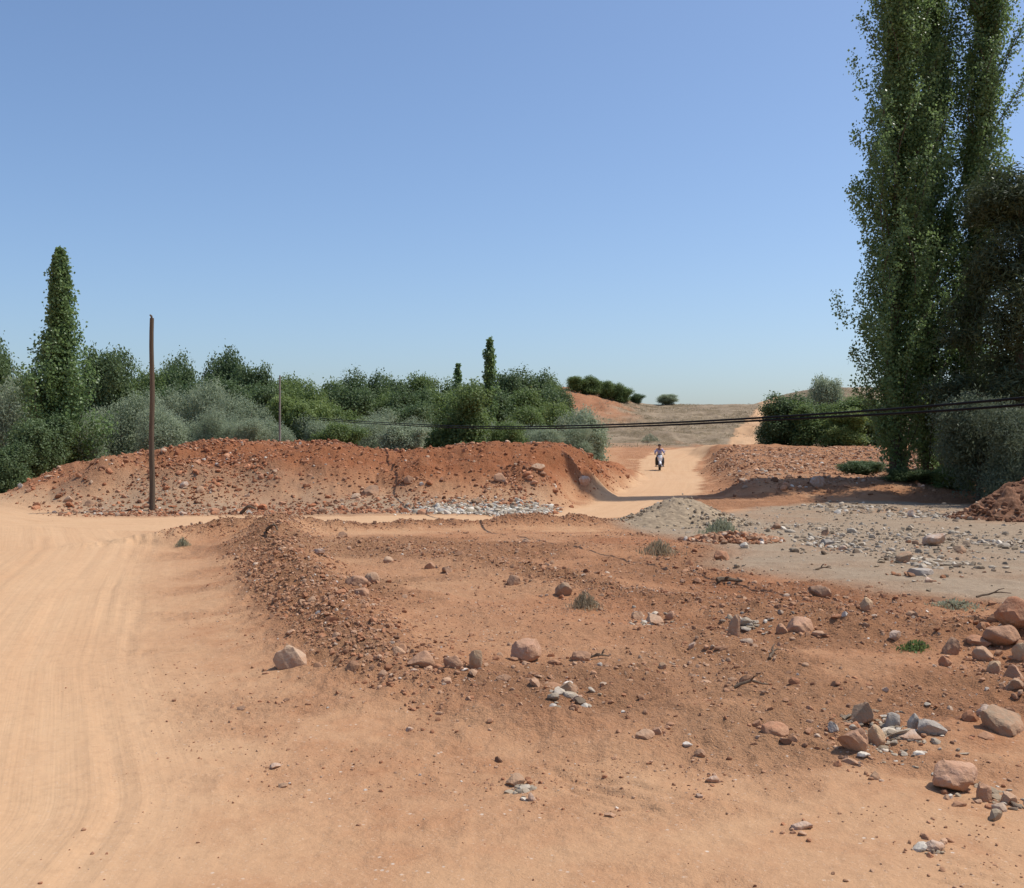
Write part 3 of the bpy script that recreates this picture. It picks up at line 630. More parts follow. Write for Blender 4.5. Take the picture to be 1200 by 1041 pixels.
class MB:
    """collects primitive shapes into one mesh"""
    def __init__(s): s.V, s.F = [], []
    def add(s, V, F):
        b = len(s.V); s.V += [tuple(v) for v in V]; s.F += [tuple(i + b for i in f) for f in F]; return s
    def tube(s, pts, rad, seg=10): return s.add(*tube_np(pts, rad, seg))
    def box(s, c, d, rot=None, taper=1.0):
        x, y, z = d[0] / 2, d[1] / 2, d[2] / 2
        P = [Vector((a * x * (taper if k > 0 else 1), b * y * (taper if k > 0 else 1), k * z)) for k in (-1, 1) for b in (-1, 1) for a in (-1, 1)]
        if rot: P = [Matrix(rot) @ p if not isinstance(rot, Matrix) else rot @ p for p in P]
        P = [p + Vector(c) for p in P]
        return s.add(P, [(0, 2, 3, 1), (4, 5, 7, 6), (0, 1, 5, 4), (2, 6, 7, 3), (0, 4, 6, 2), (1, 3, 7, 5)])
    def ell(s, c, r, seg=14, rings=9):
        V, F = [], []
        for i in range(rings + 1):
            t = math.pi * i / rings
            for k in range(seg):
                a = 2 * math.pi * k / seg; V.append((c[0] + r[0] * math.sin(t) * math.cos(a), c[1] + r[1] * math.sin(t) * math.sin(a), c[2] + r[2] * math.cos(t)))
        F = [(i * seg + k, (i + 1) * seg + k, (i + 1) * seg + (k + 1) % seg, i * seg + (k + 1) % seg) for i in range(rings) for k in range(seg)]
        return s.add(V, F)
    def torus(s, c, R_, r, seg=28, sec=9, axis='x'):
        V = []
        for i in range(seg):
            a = 2 * math.pi * i / seg
            for k in range(sec):
                b = 2 * math.pi * k / sec; q = R_ + r * math.cos(b)
                V.append((c[0] + r * math.sin(b), c[1] + q * math.cos(a), c[2] + q * math.sin(a)))
        return s.add(V, [(i * sec + k, ((i + 1) % seg) * sec + k, ((i + 1) % seg) * sec + (k + 1) % sec, i * sec + (k + 1) % sec) for i in range(seg) for k in range(sec)])
    def build(s, name, mat, parent=None, smooth=True, bevel=0.0):
        me = bpy.data.meshes.new(name); me.from_pydata(s.V, [], s.F); me.validate(); me.update()
        b = bmesh.new(); b.from_mesh(me); bmesh.ops.remove_doubles(b, verts=b.verts, dist=1e-5)
        if bevel: bmesh.ops.bevel(b, geom=[e for e in b.edges], offset=bevel, segments=2, affect='EDGES', profile=.6)
        bmesh.ops.recalc_face_normals(b, faces=b.faces); b.to_mesh(me); b.free()
        if smooth:
            me.polygons.foreach_set('use_smooth', [True] * len(me.polygons)); me.set_sharp_from_angle(angle=R(40))
        return link(name, me, mat, parent)

def wood_material(name, a, b):
    m = NT(name); P = m.obj(); mp = m.n('ShaderNodeMapping'); m.l(P, mp.inputs[0]); mp.inputs['Scale'].default_value = (14, 14, .8)
    n = m.noise(mp.outputs[0], 2.0, 5, .7); m.bsdf(m.mix(m.ramp(n, .3, .7), a, b), .85, .2, m.bump(n, .6, .01)); return m.m
M_POLE = wood_material('weathered_wood', (.070, .050, .034), (.165, .120, .080))
M_GREYWOOD = wood_material('grey_wood', (.20, .18, .15), (.34, .31, .26))
M_BARK = wood_material('bark', (.07, .055, .04), (.16, .125, .09))
M_WIRE = plain('black_wire', (.012, .012, .012), .7, .1)
M_TWIG = wood_material('dead_twig', (.09, .06, .04), (.20, .14, .09))

px_, py_ = hit(178, 598)
p = empty('utility_pole', (px_, py_, H(px_, py_) - .1)); tag(p, 'bare brown wooden pole standing beside the sandy road', 'pole')
zt = EYE + (520.5 - 373) / FPX * py_ - p.location.z
mb = MB(); n_ = 14
mb.tube([(.012 * math.sin(k * .9) + .0 * k, 0, zt * k / n_) for k in range(n_ + 1)], [.074 - .022 * k / n_ for k in range(n_ + 1)], 14)
mb.build('shaft', M_POLE, p)
MB().tube([(0.0, 0, zt - .02), (-.012, 0, zt + .05), (-.05, 0, zt + .085)], [.03, .028, .02], 8).build('hook', M_POLE, p)

D2 = 38.0; X2 = (328 - 600) / FPX * D2; z2 = H(X2, D2) - .1
p2 = empty('utility_pole', (X2, D2, z2)); tag(p2, 'thin pale grey pole half hidden behind the earth bank', 'pole')
top2 = EYE + (520.5 - 440) / FPX * D2 - z2
MB().tube([(0, 0, top2 * k / 8) for k in range(9)], [.040 - .012 * k / 8 for k in range(9)], 12).build('shaft', M_GREYWOOD, p2)
# off to the right, the pole that carries the near ends of the two wires
X3, D3 = 7.35, 2.4
p3 = empty('utility_pole', (X3, D3, H(X3, D3) - .1)); tag(p3, 'wooden pole just outside the right edge carrying the near wire ends', 'pole')
MB().tube([(0, 0, k * .6) for k in range(10)], [.10 - .003 * k for k in range(10)], 12).build('shaft', M_POLE, p3)

def wire(name, offs, label, rad):
    """a slack span running away from the near pole into the grove; knots are (photo px, photo py, distance)"""
    kn = [(328, 486, 60), (380, 492, 44.5), (440, 496, 36.6), (520, 500, 28.6), (600, 502, 23.5), (700, 500, 19.0), (800, 496.5, 15.9), (900, 491, 13.7), (1050, 482, 11.4), (1200, 470.5, 9.8)]
    P = [Vector(((a - 600) / FPX * d, d, EYE + (520.5 - b - o) / FPX * d)) for (a, b, d), o in zip(kn, offs)]
    P.append(Vector((X3, D3, 2.35 - .0012 * offs[-1])))
    pts = []
    for a, b in zip(P[:-1], P[1:]): pts += [a.lerp(b, k / 8) for k in range(8)]
    pts.append(P[-1])
    for _ in range(12): pts = [pts[0]] + [(a + 2 * b + c) / 4 for a, b, c in zip(pts[:-2], pts[1:-1], pts[2:])] + [pts[-1]]
    mb = MB(); mb.tube(pts, rad, 8); o = mb.build(name, M_WIRE); tag(o, label, 'wire', 'overhead wires across the picture')
wire('overhead_wire', [-1, -1, -1, -1, -1.2, -1.5, -1.5, -1.6, -2.5, -4], 'upper of two slack black wires crossing in front of the poplars', .013)
wire('overhead_wire', [1, 1, 1, 1, 1.2, 1.3, 1.2, 1.5, 3, 5], 'lower of two slack black wires crossing in front of the poplars', .013)

def stick(px, py, lpx, ang, rad, label, seed, branches=2, cat='branch', name='dead_branch', rise=.1):
    x, y = hit(px, py); rg = random.Random(seed); L = lpx * y / FPX; o = empty(name, (x, y, H(x, y) + rad * .6), ang)
    pts = [(L * (k / 6 - .5), rg.uniform(-.04, .04) * L, rise * L * math.sin(k / 6 * 2.4) * (1 if k else 0) + (H(x + math.cos(ang) * L * (k / 6 - .5), y + math.sin(ang) * L * (k / 6 - .5)) - H(x, y))) for k in range(7)]
    mb = MB().tube(pts, [rad * (1 - .1 * k) for k in range(7)], 7); mb.build('stem', M_TWIG, o)
    for b in range(branches):
        q = pts[rg.randint(2, 4)]; d = Vector((rg.uniform(.2, 1), rg.uniform(-1, 1), rg.uniform(.1, .5))).normalized() * L * .3
        MB().tube([q, Vector(q) + d * .5 + Vector((0, 0, .01)), Vector(q) + d], [rad * .6, rad * .45, rad * .25], 6).build('twig', M_TWIG, o)
    tag(o, label, cat, 'dead branches on the ground')
stick(855, 685, 30, .05, .035, 'short dark log at the near border of the grey yard', 1, 1)
stick(905, 768, 34, 1.25, .012, 'thin dark branch lying end-on in the rough red dirt', 2, 2)
stick(880, 803, 40, .1, .012, 'long dark stick flat on the dirt above the flat reddish rock', 3, 1)
stick(291, 603, 22, -.55, .05, 'dark slanting log at the bank foot right of the wooden pole', 4, 1, rise=.35)
stick(318, 628, 22, -.6, .03, 'dark splintered stick on the highest point of the clod ridge', 5, 2, rise=.5)
stick(700, 772, 28, .1, .012, 'forked twig beside the low brown rock', 6, 3)
stick(965, 668, 22, .4, .014, 'small forked twig on the bare grey yard', 7, 2)
stick(1165, 700, 44, .1, .012, 'long thin stick at the right end of the grey yard', 8, 2)

# ------------------------------------------------------------------ foliage
def leaves(P, N, T, size, asp, tint, rng):
    """rhombic leaf blades at points P, normals N, with per-leaf tint"""
    n = len(P); up = rng.normal(size=(n, 3)) + T
    U = np.cross(N, up); U /= np.linalg.norm(U, axis=1, keepdims=True) + 1e-9; Vv = np.cross(N, U)
    L = (size * rng.uniform(.65, 1.35, n))[:, None]; Wd = L * asp
    V = np.stack([P - Vv * L / 2, P + U * Wd / 2 + N * L * .10, P + Vv * L / 2, P - U * Wd / 2 + N * L * .10], 1).reshape(-1, 3)
    return V, np.arange(4 * n).reshape(-1, 4), np.repeat(tint, 4)

def crown_mesh(name, lobes, n, leaf, asp, seed, clump=.22, per=14, up=.0, shell=.45, noise_cut=.0, vert=0.0, ymin=None):
    rng = np.random.default_rng(seed); L = np.array(lobes, float)
    wgt = (L[:, 3] * L[:, 5] + L[:, 3] * L[:, 4]); wgt /= wgt.sum(); nc = max(4, n // per)
    k = rng.choice(len(L), nc * 2, p=wgt); d = rng.normal(size=(nc * 2, 3)); d /= np.linalg.norm(d, axis=1, keepdims=True)
    q = 1 - shell * rng.random(nc * 2) ** 1.5
    C = L[k, :3] + d * q[:, None] * L[k, 3:6]
    depth = np.min(np.linalg.norm((C[:, None, :] - L[None, :, :3]) / L[None, :, 3:6], axis=2), axis=1)
    keep = (depth > .45 * rng.random(nc * 2)) & (n3(C, 1.3 / max(.3, L[:, 3].mean()), seed) > noise_cut - .5)
    if ymin is not None: keep &= C[:, 2] > ymin
    C, d = C[keep][:nc], d[keep][:nc]; nc = len(C)
    pk = rng.integers(0, nc, n); Nn = d[pk] * .8 + rng.normal(size=(n, 3)) * .75 + np.array([0, 0, up]); Nn /= np.linalg.norm(Nn, axis=1, keepdims=True)
    off = rng.normal(size=(n, 3)) * clump; off[:, 2] *= (1 + vert)
    P = C[pk] + off
    ct = rng.random(nc); tint = np.clip(ct[pk] * .6 + rng.random(n) * .4, 0, 1)
    V, F, t = leaves(P, Nn, np.array([0, 0, vert * 2.0]), leaf, asp, tint, rng)
    V[:, 2] = np.maximum(V[:, 2], .01)
    me = mesh_np(name, V, F); a = me.attributes.new('tint', 'FLOAT', 'POINT'); a.data.foreach_set('value', t.astype(np.float32))
    return me

def trunk_mesh(name, h, r, seed, limbs=5, spread=1.0, lo=.35, lean=.06):
    rg = random.Random(seed); mb = MB(); n = 9
    ax = [Vector((rg.uniform(-lean, lean) * h * .4 * (k / n), rg.uniform(-lean, lean) * h * .4 * (k / n), h * k / n)) for k in range(n + 1)]
    mb.tube(ax, [r * (1.35 if k == 0 else 1 - .82 * k / n) for k in range(n + 1)], 9)
    for i in range(limbs):
        k = lo + (.92 - lo) * i / max(1, limbs - 1); p0 = ax[int(k * n)]; a = rg.uniform(0, 6.28); l = spread * rg.uniform(.7, 1.1) * (1.15 - k)
        d = Vector((math.cos(a), math.sin(a), rg.uniform(.5, 1.2)))
        mb.tube([p0, p0 + d * l * .35 + Vector((0, 0, .05)), p0 + d * l * .7 + Vector((0, 0, .15 * l)), p0 + d * l + Vector((0, 0, .35 * l))], [r * .5 * (1.1 - k), r * .38 * (1.1 - k), r * .25 * (1.1 - k), r * .08], 6)
    me = bpy.data.meshes.new(name); me.from_pydata(mb.V, [], mb.F); me.polygons.foreach_set('use_smooth', [True] * len(me.polygons)); me.materials.append(M_BARK)
    return me

LEAF = {
    'olive':  leaf_material('olive_leaves', (.190, .232, .140), (.360, .412, .268), .3),
    'dark':   leaf_material('dark_leaves', (.055, .092, .036), (.140, .200, .078), .3),
    'green':  leaf_material('green_leaves', (.072, .115, .034), (.185, .250, .076), .33),
    'bright': leaf_material('bright_leaves', (.095, .145, .038), (.23, .29, .09), .35),
    'willow': leaf_material('olive_leaves_shaded', (.080, .105, .058), (.190, .225, .135), .25),  # darker olive foliage: shade on the right-hand olives put into the leaf colour
    'poplar': leaf_material('poplar_leaves', (.052, .098, .040), (.220, .315, .115), .40, .38),
    'pine':   leaf_material('pine_needles', (.036, .056, .026), (.105, .130, .055), .2),
}

def lobes_round(rng, w, h, n, ground=False):
    out = [(0, 0, h * (.55 if not ground else .45), w * .30, w * .30, h * .38)]
    for i in range(n):
        a = rng.uniform(0, 6.28); q = rng.uniform(.12, .33) * w; z = rng.uniform(.12 if ground else .38, .82) * h; r = rng.uniform(.13, .24) * w * (1.1 - .35 * z / h)
        out.append((math.cos(a) * q, math.sin(a) * q, z, r, r, r * rng.uniform(.75, 1.1) * h / w * 1.0))
    return out

PROTO = {}
def proto(kind, v):
    if (kind, v) in PROTO: return PROTO[(kind, v)]
    rng = np.random.default_rng(1000 + v * 17 + len(kind)); r = {}
    if kind == 'olive':   w, h = 5.0, 4.4; lob = lobes_round(rng, w, h, 13, True); cm = crown_mesh('crown', lob, 26000, .16, .32, 40 + v, .20, 18, .6, .55, .06)
    if kind == 'dark':    w, h = 5.0, 5.6; lob = lobes_round(rng, w, h, 17, True); cm = crown_mesh('crown', lob, 24000, .17, .62, 60 + v, .20, 16, .6, .6, .06)
    if kind == 'green':   w, h = 5.0, 5.0; lob = lobes_round(rng, w, h, 13, True); cm = crown_mesh('crown', lob, 24000, .17, .62, 80 + v, .20, 16, .6, .6, .06)
    if kind == 'bush':    w, h = 4.5, 3.6; lob = lobes_round(rng, w, h, 12, True); cm = crown_mesh('crown', lob, 20000, .15, .55, 90 + v, .18, 16, .6, .6, .06)
    tm = trunk_mesh('trunk', h * .72, .15, 300 + v * 3 + len(kind), 6, w * .30, .25)
    PROTO[(kind, v)] = (cm, tm, w, h); return PROTO[(kind, v)]

def tree(px, ytop, wpx, D, kind, leaf, v, label, name, cat, group=None, base=None, sink=.05):
    cm, tm, w0, h0 = proto(kind, v); x = (px - 600) / FPX * D; zb = (H(x, D) if base is None else base) - sink
    zt = EYE + (520.5 - ytop) / FPX * D; h = zt - zb; w = wpx * D / FPX * (1.32 if D > 55 and kind == 'dark' else 1.15)
    o = empty(name, (x, D, zb), random.Random(px * 7 + int(D)).uniform(0, 6.28)); o.scale = (w / (w0 * .92), w / (w0 * .92), h / (h0 * .98))
    c = bpy.data.objects.new('crown', cm); COL.objects.link(c); c.parent = o
    if not cm.materials: cm.materials.append(None)
    c.material_slots[0].link = 'OBJECT'; c.material_slots[0].material = LEAF[leaf]
    t = bpy.data.objects.new('trunk', tm); COL.objects.link(t); t.parent = o
    tag(o, label, cat, group); return o

GO, GD, GB, GR = 'grey-green olive trees behind the earth bank', 'dark trees along the back of the grove', 'bushes at the back of the grove', 'bushes on the hill crest'
TREES = [
 # px, top, width, D, shape, leaf, variant, label, name, category, group
 (-6, 386, 62, 58, 'dark', 'dark', 0, 'dark tree cut by the left edge, taller than the olives around it', 'broadleaf_tree', 'tree', GD),
 (14, 428, 78, 46, 'olive', 'olive', 0, 'olive at the left edge behind the left poplar', 'olive_tree', 'tree', GO),
 (122, 402, 62, 60, 'dark', 'dark', 1, 'dark pointed tree between the left poplar and the wooden pole', 'broadleaf_tree', 'tree', GD),
 (162, 428, 52, 70, 'dark', 'green', 2, 'small green tree rising just left of the wooden pole', 'broadleaf_tree', 'tree', GD),
 (190, 420, 44, 74, 'dark', 'dark', 3, 'dark round tree right behind the top half of the wooden pole', 'broadleaf_tree', 'tree', GD),
 (218, 416, 50, 76, 'dark', 'dark', 2, 'dark tree left of the tallest bushy tree in the back row', 'broadleaf_tree', 'tree', GD),
 (258, 404, 46, 80, 'dark', 'dark', 0, 'tallest bushy dark tree of the back row, above the rounded grey olive', 'broadleaf_tree', 'tree', GD),
 (298, 424, 46, 76, 'dark', 'dark', 1, 'dark conical tree right of the tallest bushy back row tree', 'broadleaf_tree', 'tree', GD),
 (345, 432, 50, 86, 'dark', 'green', 3, 'green back row tree above the thin pale grey pole', 'broadleaf_tree', 'tree', GD),
 (388, 436, 52, 88, 'green', 'green', 0, 'lighter green rounded tree of the back row above the yellow-green bush', 'broadleaf_tree', 'tree', GD),
 (428, 432, 50, 92, 'dark', 'dark', 2, 'dark back row tree with a domed top, fourth left of the far poplar spire', 'broadleaf_tree', 'tree', GD),
 (466, 440, 52, 96, 'dark', 'dark', 0, 'dark low back row tree, third left of the far poplar spire', 'broadleaf_tree', 'tree', GD),
 (502, 436, 48, 96, 'dark', 'green', 1, 'back row tree just left of the small spire', 'broadleaf_tree', 'tree', GD),
 (548, 440, 46, 94, 'dark', 'dark', 3, 'dark back row tree between the small spire and the far poplar', 'broadleaf_tree', 'tree', GD),
 (598, 434, 48, 98, 'dark', 'dark', 1, 'dark back row tree immediately right of the far poplar', 'broadleaf_tree', 'tree', GD),
 (628, 431, 54, 100, 'dark', 'dark', 2, 'dark rounded tree at the right end of the back row beside the red slope', 'broadleaf_tree', 'tree', GD),
 (648, 439, 30, 108, 'dark', 'green', 0, 'last back row tree, overlapping the top of the red slope', 'broadleaf_tree', 'tree', GD),
 (228, 441, 78, 54, 'olive', 'olive', 1, 'rounded grey olive under the tallest bushy dark tree', 'olive_tree', 'tree', GO),
 (142, 456, 74, 45, 'olive', 'olive', 2, 'pale olive between the left poplar and the wooden pole', 'olive_tree', 'tree', GO),
 (100, 470, 56, 43, 'olive', 'olive', 3, 'olive touching the right side of the left poplar', 'olive_tree', 'tree', GO),
 (188, 468, 70, 43, 'olive', 'olive', 0, 'pale silvery olive directly behind the middle of the wooden pole', 'olive_tree', 'tree', GO),
 (240, 476, 64, 44, 'olive', 'olive', 3, 'low silvery olive right of the wooden pole, touching the bank top', 'olive_tree', 'tree', GO),
 (294, 460, 66, 52, 'olive', 'olive', 2, 'grey olive left of the thin pale grey pole', 'olive_tree', 'tree', GO),
 (288, 488, 56, 43, 'olive', 'olive', 1, 'low olive at the bank top below the grey olive by the thin pole', 'olive_tree', 'tree', GO),
 (352, 457, 62, 50, 'green', 'bright', 1, 'yellow-green bushy tree right of the thin pale grey pole', 'broadleaf_tree', 'tree', GB),
 (402, 468, 60, 60, 'green', 'green', 2, 'mid green bush right of the yellow-green one', 'bush', 'bush', GB),
 (440, 478, 66, 52, 'olive', 'olive', 3, 'broad pale olive left of the dense round dark green tree', 'olive_tree', 'tree', GO),
 (396, 494, 60, 45, 'bush', 'green', 0, 'low green bush on the bank top between yellow-green bush and broad olive', 'bush', 'bush', GB),
 (476, 466, 54, 66, 'dark', 'dark', 3, 'dark bush peering over the broad pale olive', 'bush', 'bush', GB),
 (470, 497, 56, 44, 'bush', 'olive', 1, 'low grey bush at the bank top left of the dense round tree', 'bush', 'bush', GB),
 (538, 448, 80, 47, 'green', 'green', 3, 'dense round dark green tree in the middle of the grove front', 'broadleaf_tree', 'tree', GB),
 (612, 474, 64, 58, 'bush', 'green', 2, 'green bush right of the dense round dark green tree', 'bush', 'bush', GB),
 (592, 494, 50, 47, 'bush', 'green', 1, 'low bush at the right foot of the dense round tree', 'bush', 'bush', GB),
 (636, 496, 54, 50, 'olive', 'olive', 0, 'low grey-green bush at the bank top left of the bright green bush', 'bush', 'bush', GB),
 (658, 462, 54, 72, 'green', 'bright', 0, 'bright green bush against the red slope', 'bush', 'bush', GB),
 (686, 476, 56, 68, 'bush', 'olive', 0, 'grey-green bush at the right end of the grove by the dry slope', 'bush', 'bush', GB),
 (640, 470, 44, 80, 'dark', 'green', 3, 'darker bush at the left foot of the red slope', 'bush', 'bush', GB),
 (676, 440, 30, 140, 'green', 'green', 1, 'leftmost green bush on top of the red slope', 'bush', 'bush', GR),
 (696, 440, 26, 141, 'green', 'green', 2, 'second green bush from the left on top of the red slope', 'bush', 'bush', GR),
 (712, 444, 26, 142, 'green', 'green', 0, 'third green bush from the left on top of the red slope', 'bush', 'bush', GR),
 (729, 449, 26, 143, 'green', 'green', 3, 'fourth green bush from the left on top of the red slope', 'bush', 'bush', GR),
 (746, 461, 18, 146, 'bush', 'dark', 0, 'smallest, rightmost bush on top of the red slope', 'bush', 'bush', GR),
 (780, 462, 28, 150, 'bush', 'olive', 1, 'single low bush alone on the far hill crest', 'bush', 'bush', GR),
 (918, 460, 58, 88, 'dark', 'dark', 2, 'dark bush beside the upper track, leftmost of the right thicket', 'bush', 'bush', 'thicket left of the tall poplars'),
 (950, 464, 56, 86, 'green', 'green', 1, 'green bush in the middle of the right thicket', 'bush', 'bush', 'thicket left of the tall poplars'),
 (985, 478, 62, 84, 'green', 'bright', 2, 'brighter green bush of the right thicket beside the tall poplars', 'bush', 'bush', 'thicket left of the tall poplars'),
 (1016, 462, 60, 86, 'dark', 'green', 0, 'green bush of the right thicket partly behind the tall poplars', 'bush', 'bush', 'thicket left of the tall poplars'),
 (970, 434, 32, 112, 'dark', 'olive', 3, 'pale green tree standing behind the right thicket', 'broadleaf_tree', 'tree', 'thicket left of the tall poplars'),
 (1148, 455, 110, 31, 'olive', 'willow', 1, 'shaded grey-green olive right of the tall poplar trunks', 'olive_tree', 'tree', GO),
 (1200, 462, 90, 29, 'olive', 'willow', 2, 'grey-green olive cut by the right edge behind the red heap', 'olive_tree', 'tree', GO),
 (1172, 396, 96, 40, 'dark', 'dark', 2, 'dark tree filling the gap between the tall poplars and the pine', 'broadleaf_tree', 'tree', GD),
 (1206, 380, 70, 45, 'dark', 'dark', 0, 'dark tree cut by the right edge, behind the pine', 'broadleaf_tree', 'tree', GD),
 (1008, 540, 56, 41, 'bush', 'dark', 1, 'dark low scrub left of the tall poplar trunks', 'bush', 'bush', 'scrub at the poplar feet'),
 (1070, 548, 60, 35, 'bush', 'dark', 2, 'dark scrub in front of the tall poplar trunks', 'bush', 'bush', 'scrub at the poplar feet'),
 (1120, 540, 60, 34, 'bush', 'green', 0, 'green scrub right of the tall poplar trunks', 'bush', 'bush', 'scrub at the poplar feet'),
 (1100, 470, 60, 44, 'olive', 'willow', 0, 'grey-green olive seen between the tall poplar trunks', 'olive_tree', 'tree', GO),
]
ORD = ['leftmost', 'second from the left', 'third from the left', 'fourth from the left', 'fifth from the left', 'sixth from the left', 'seventh from the left', 'middle one', 'seventh from the right', 'sixth from the right', 'fifth from the right', 'fourth from the right', 'third from the right', 'second from the right', 'rightmost']
ORD2 = ORD[:5] + ['sixth from the left'] + ORD[10:]
for k, (px, top, w, D, kind, leaf) in enumerate(sorted([(330, 448, 56, 78, 'dark', 'green'), (372, 450, 58, 76, 'green', 'green'), (412, 449, 58, 80, 'dark', 'dark'), (452, 452, 58, 82, 'green', 'green'), (488, 452, 56, 80, 'dark', 'dark'), (524, 450, 54, 84, 'dark', 'green'),
        (578, 452, 56, 82, 'dark', 'dark'), (616, 450, 56, 84, 'green', 'green'), (648, 454, 44, 86, 'dark', 'dark'), (150, 442, 60, 66, 'dark', 'green'), (200, 440, 60, 68, 'dark', 'dark'), (250, 438, 60, 72, 'dark', 'dark'), (298, 446, 60, 68, 'dark', 'dark'), (90, 436, 60, 64, 'dark', 'dark'), (40, 440, 70, 60, 'dark', 'green')])):
    tree(px, top, w, D, kind, leaf, k % 4, ORD[k] + ' of the green trees massed below the back row', 'broadleaf_tree', 'tree', 'middle mass of grove trees')
for k, (px, top, w, D) in enumerate(sorted([(160, 478, 66, 48), (210, 480, 66, 49), (262, 482, 60, 48), (318, 486, 56, 47), (376, 484, 60, 49), (424, 490, 60, 47), (500, 488, 60, 50), (568, 488, 50, 52), (610, 492, 56, 54), (664, 496, 54, 58), (60, 470, 70, 50)])):
    tree(px, top, w, D, 'olive', 'olive', k % 4, ORD2[k] + ' of the low grey-green olives fringing the bank top', 'olive_tree', 'tree', 'low olives along the bank top')
for tr_ in TREES: tree(*tr_)

def poplar(px, ytop, D, wmax, seed, label, leafsize, n, group, profile, lean=0.0, dark=False, zlow=.0, clump=.10, htop=None, plumes=11):
    x = (px - 600) / FPX * D; zb = H(x, D) - .1; h = (EYE + (520.5 - ytop) / FPX * D - zb) if htop is None else htop
    rg = np.random.default_rng(seed); o = empty('poplar_tree', (x, D, zb)); tag(o, label, 'tree', group)
    Cs, Ds, Sp, limbs = [], [], [], []
    for i in range(int(h * plumes)):
        t0 = zlow + (.93 - zlow) * (i + rg.random()) / int(h * plumes); a = rg.uniform(0, 6.28); L_ = rg.uniform(.9, 2.4) * min(1, (1.02 - t0) * 3.2) * wmax / 2.4 * 1.1
        env = np.interp(min(1, t0 + .5 * L_ / h), *profile) * wmax / 2 * rg.uniform(.25, 1.15); br = []
        for k in range(9):
            u = k / 8; q = env * (u ** .75); z = t0 * h + u * L_
            if z > h: break
            q = min(q, np.interp(z / h, *profile) * wmax / 2 * 1.15); aa = a + .5 * math.sin(u * 2 + i)
            c = np.array([math.cos(aa) * q + lean * z, math.sin(aa) * q, z]); br.append(tuple(c)); w_ = (1 - .62 * u)
            fw = min(1.0, .24 + np.interp(min(1, z / h), *profile) * wmax / 2 / .9)
            for _ in range(2 + (k > 0) * 2): Cs.append(c + rg.normal(size=3) * np.array([.10, .10, .12]) * w_ * fw * wmax / 2.4); Sp.append(fw); Ds.append((math.cos(aa) * .8, math.sin(aa) * .8, .5))
        if len(br) > 3 and i % 2 == 0: limbs.append(br)
    Cs, Ds = np.array(Cs), np.array(Ds); pk = rg.integers(0, len(Cs), n)
    P = Cs[pk] + rg.normal(size=(n, 3)) * np.array([clump, clump, clump * 1.5]) * np.array(Sp)[pk][:, None]; N = Ds[pk] * .7 + rg.normal(size=(n, 3)) * .75; N /= np.linalg.norm(N, axis=1, keepdims=True)
    ct = rg.random(len(Cs)); V, F, tn = leaves(P, N, np.array([0, 0, 1.0]), leafsize, .85, np.clip(ct[pk] * .55 + rg.random(n) * .45, 0, 1), rg); V[:, 2] = np.maximum(V[:, 2], .02)
    cm = mesh_np('crown', V, F); at_ = cm.attributes.new('tint', 'FLOAT', 'POINT'); at_.data.foreach_set('value', tn.astype(np.float32))
    link('crown', cm, LEAF['poplar'], o)
    mb = MB(); k_ = 12
    r0 = .0055 * h + .05
    mb.tube([(lean * h * .95 * k / k_ + .03 * math.sin(k * 1.3 + seed), .03 * math.cos(k + seed), h * .95 * k / k_) for k in range(k_ + 1)], [r0 * (1.3 if k == 0 else 1 - .93 * k / k_) for k in range(k_ + 1)], 10)
    for br in limbs: mb.tube([(lean * br[0][2], 0, br[0][2] - .1)] + br[1::2], [.03] + [.022 - .004 * k for k in range(len(br[1::2]))], 5)
    me = bpy.data.meshes.new('trunk'); me.from_pydata(mb.V, [], mb.F); me.polygons.foreach_set('use_smooth', [True] * len(me.polygons)); link('trunk', me, M_BARK, o)
    return o
TALL = ([0, .04, .12, .24, .34, .5, .78, 1.0], [.50, .60, .74, .92, 1.0, .82, .52, .03])
TALL_R = ([0, .04, .12, .3, .45, .62, .8, 1.0], [.45, .5, .6, .72, .85, 1.0, .74, .04])
GP = 'row of tall poplars at the right'
poplar(1050, 0, 36, 4.0, 5, 'leftmost and widest of the tall poplars at the right', .088, 112000, GP, TALL, .004, htop=21.0)
poplar(1088, 0, 37.2, 2.8, 6, 'middle tall poplar, tight between its two neighbours', .088, 74000, GP, TALL, .004, htop=20.5)
poplar(1127, 0, 36.4, 2.8, 7, 'right-hand tall poplar, leaning slightly right with a gap of sky beside it', .088, 76000, GP, TALL_R, .060, htop=19.5)
SPIRE = ([0, .15, .3, .45, .55, .65, .8, .93, 1.0], [.95, 1.0, .88, .66, .44, .25, .19, .12, .02])
poplar(70, 294, 42, 3.9, 8, 'left poplar with a narrow spire above a broad bushy base', .11, 36000, 'poplars of the grove', SPIRE, .004, zlow=.02, clump=.15, plumes=8)
SLIM = ([0, .15, .5, .8, 1.0], [.7, 1.0, 1.0, .8, .1])
poplar(573, 391, 76, 1.15, 9, 'slim dark far poplar spire above the middle of the grove', .17, 7000, 'poplars of the grove', SLIM, .003, zlow=.1, clump=.12)
poplar(537, 422, 95, 1.0, 10, 'small spire just left of the slim far poplar', .18, 4000, 'poplars of the grove', SLIM, 0, zlow=.1, clump=.12)
tree(64, 428, 64, 43, 'dark', 'dark', 3, 'broad dark leafy tree wrapped around the base of the left poplar', 'broadleaf_tree', 'tree', GD)
# dark bush at the foot of the left poplar
tree(46, 478, 74, 40, 'green', 'dark', 1, 'dark shrub at the foot of the left poplar', 'bush', 'bush', GB)
tree(8, 515, 60, 38, 'bush', 'dark', 2, 'low dark shrub at the left edge by the bank end', 'bush', 'bush', GB)

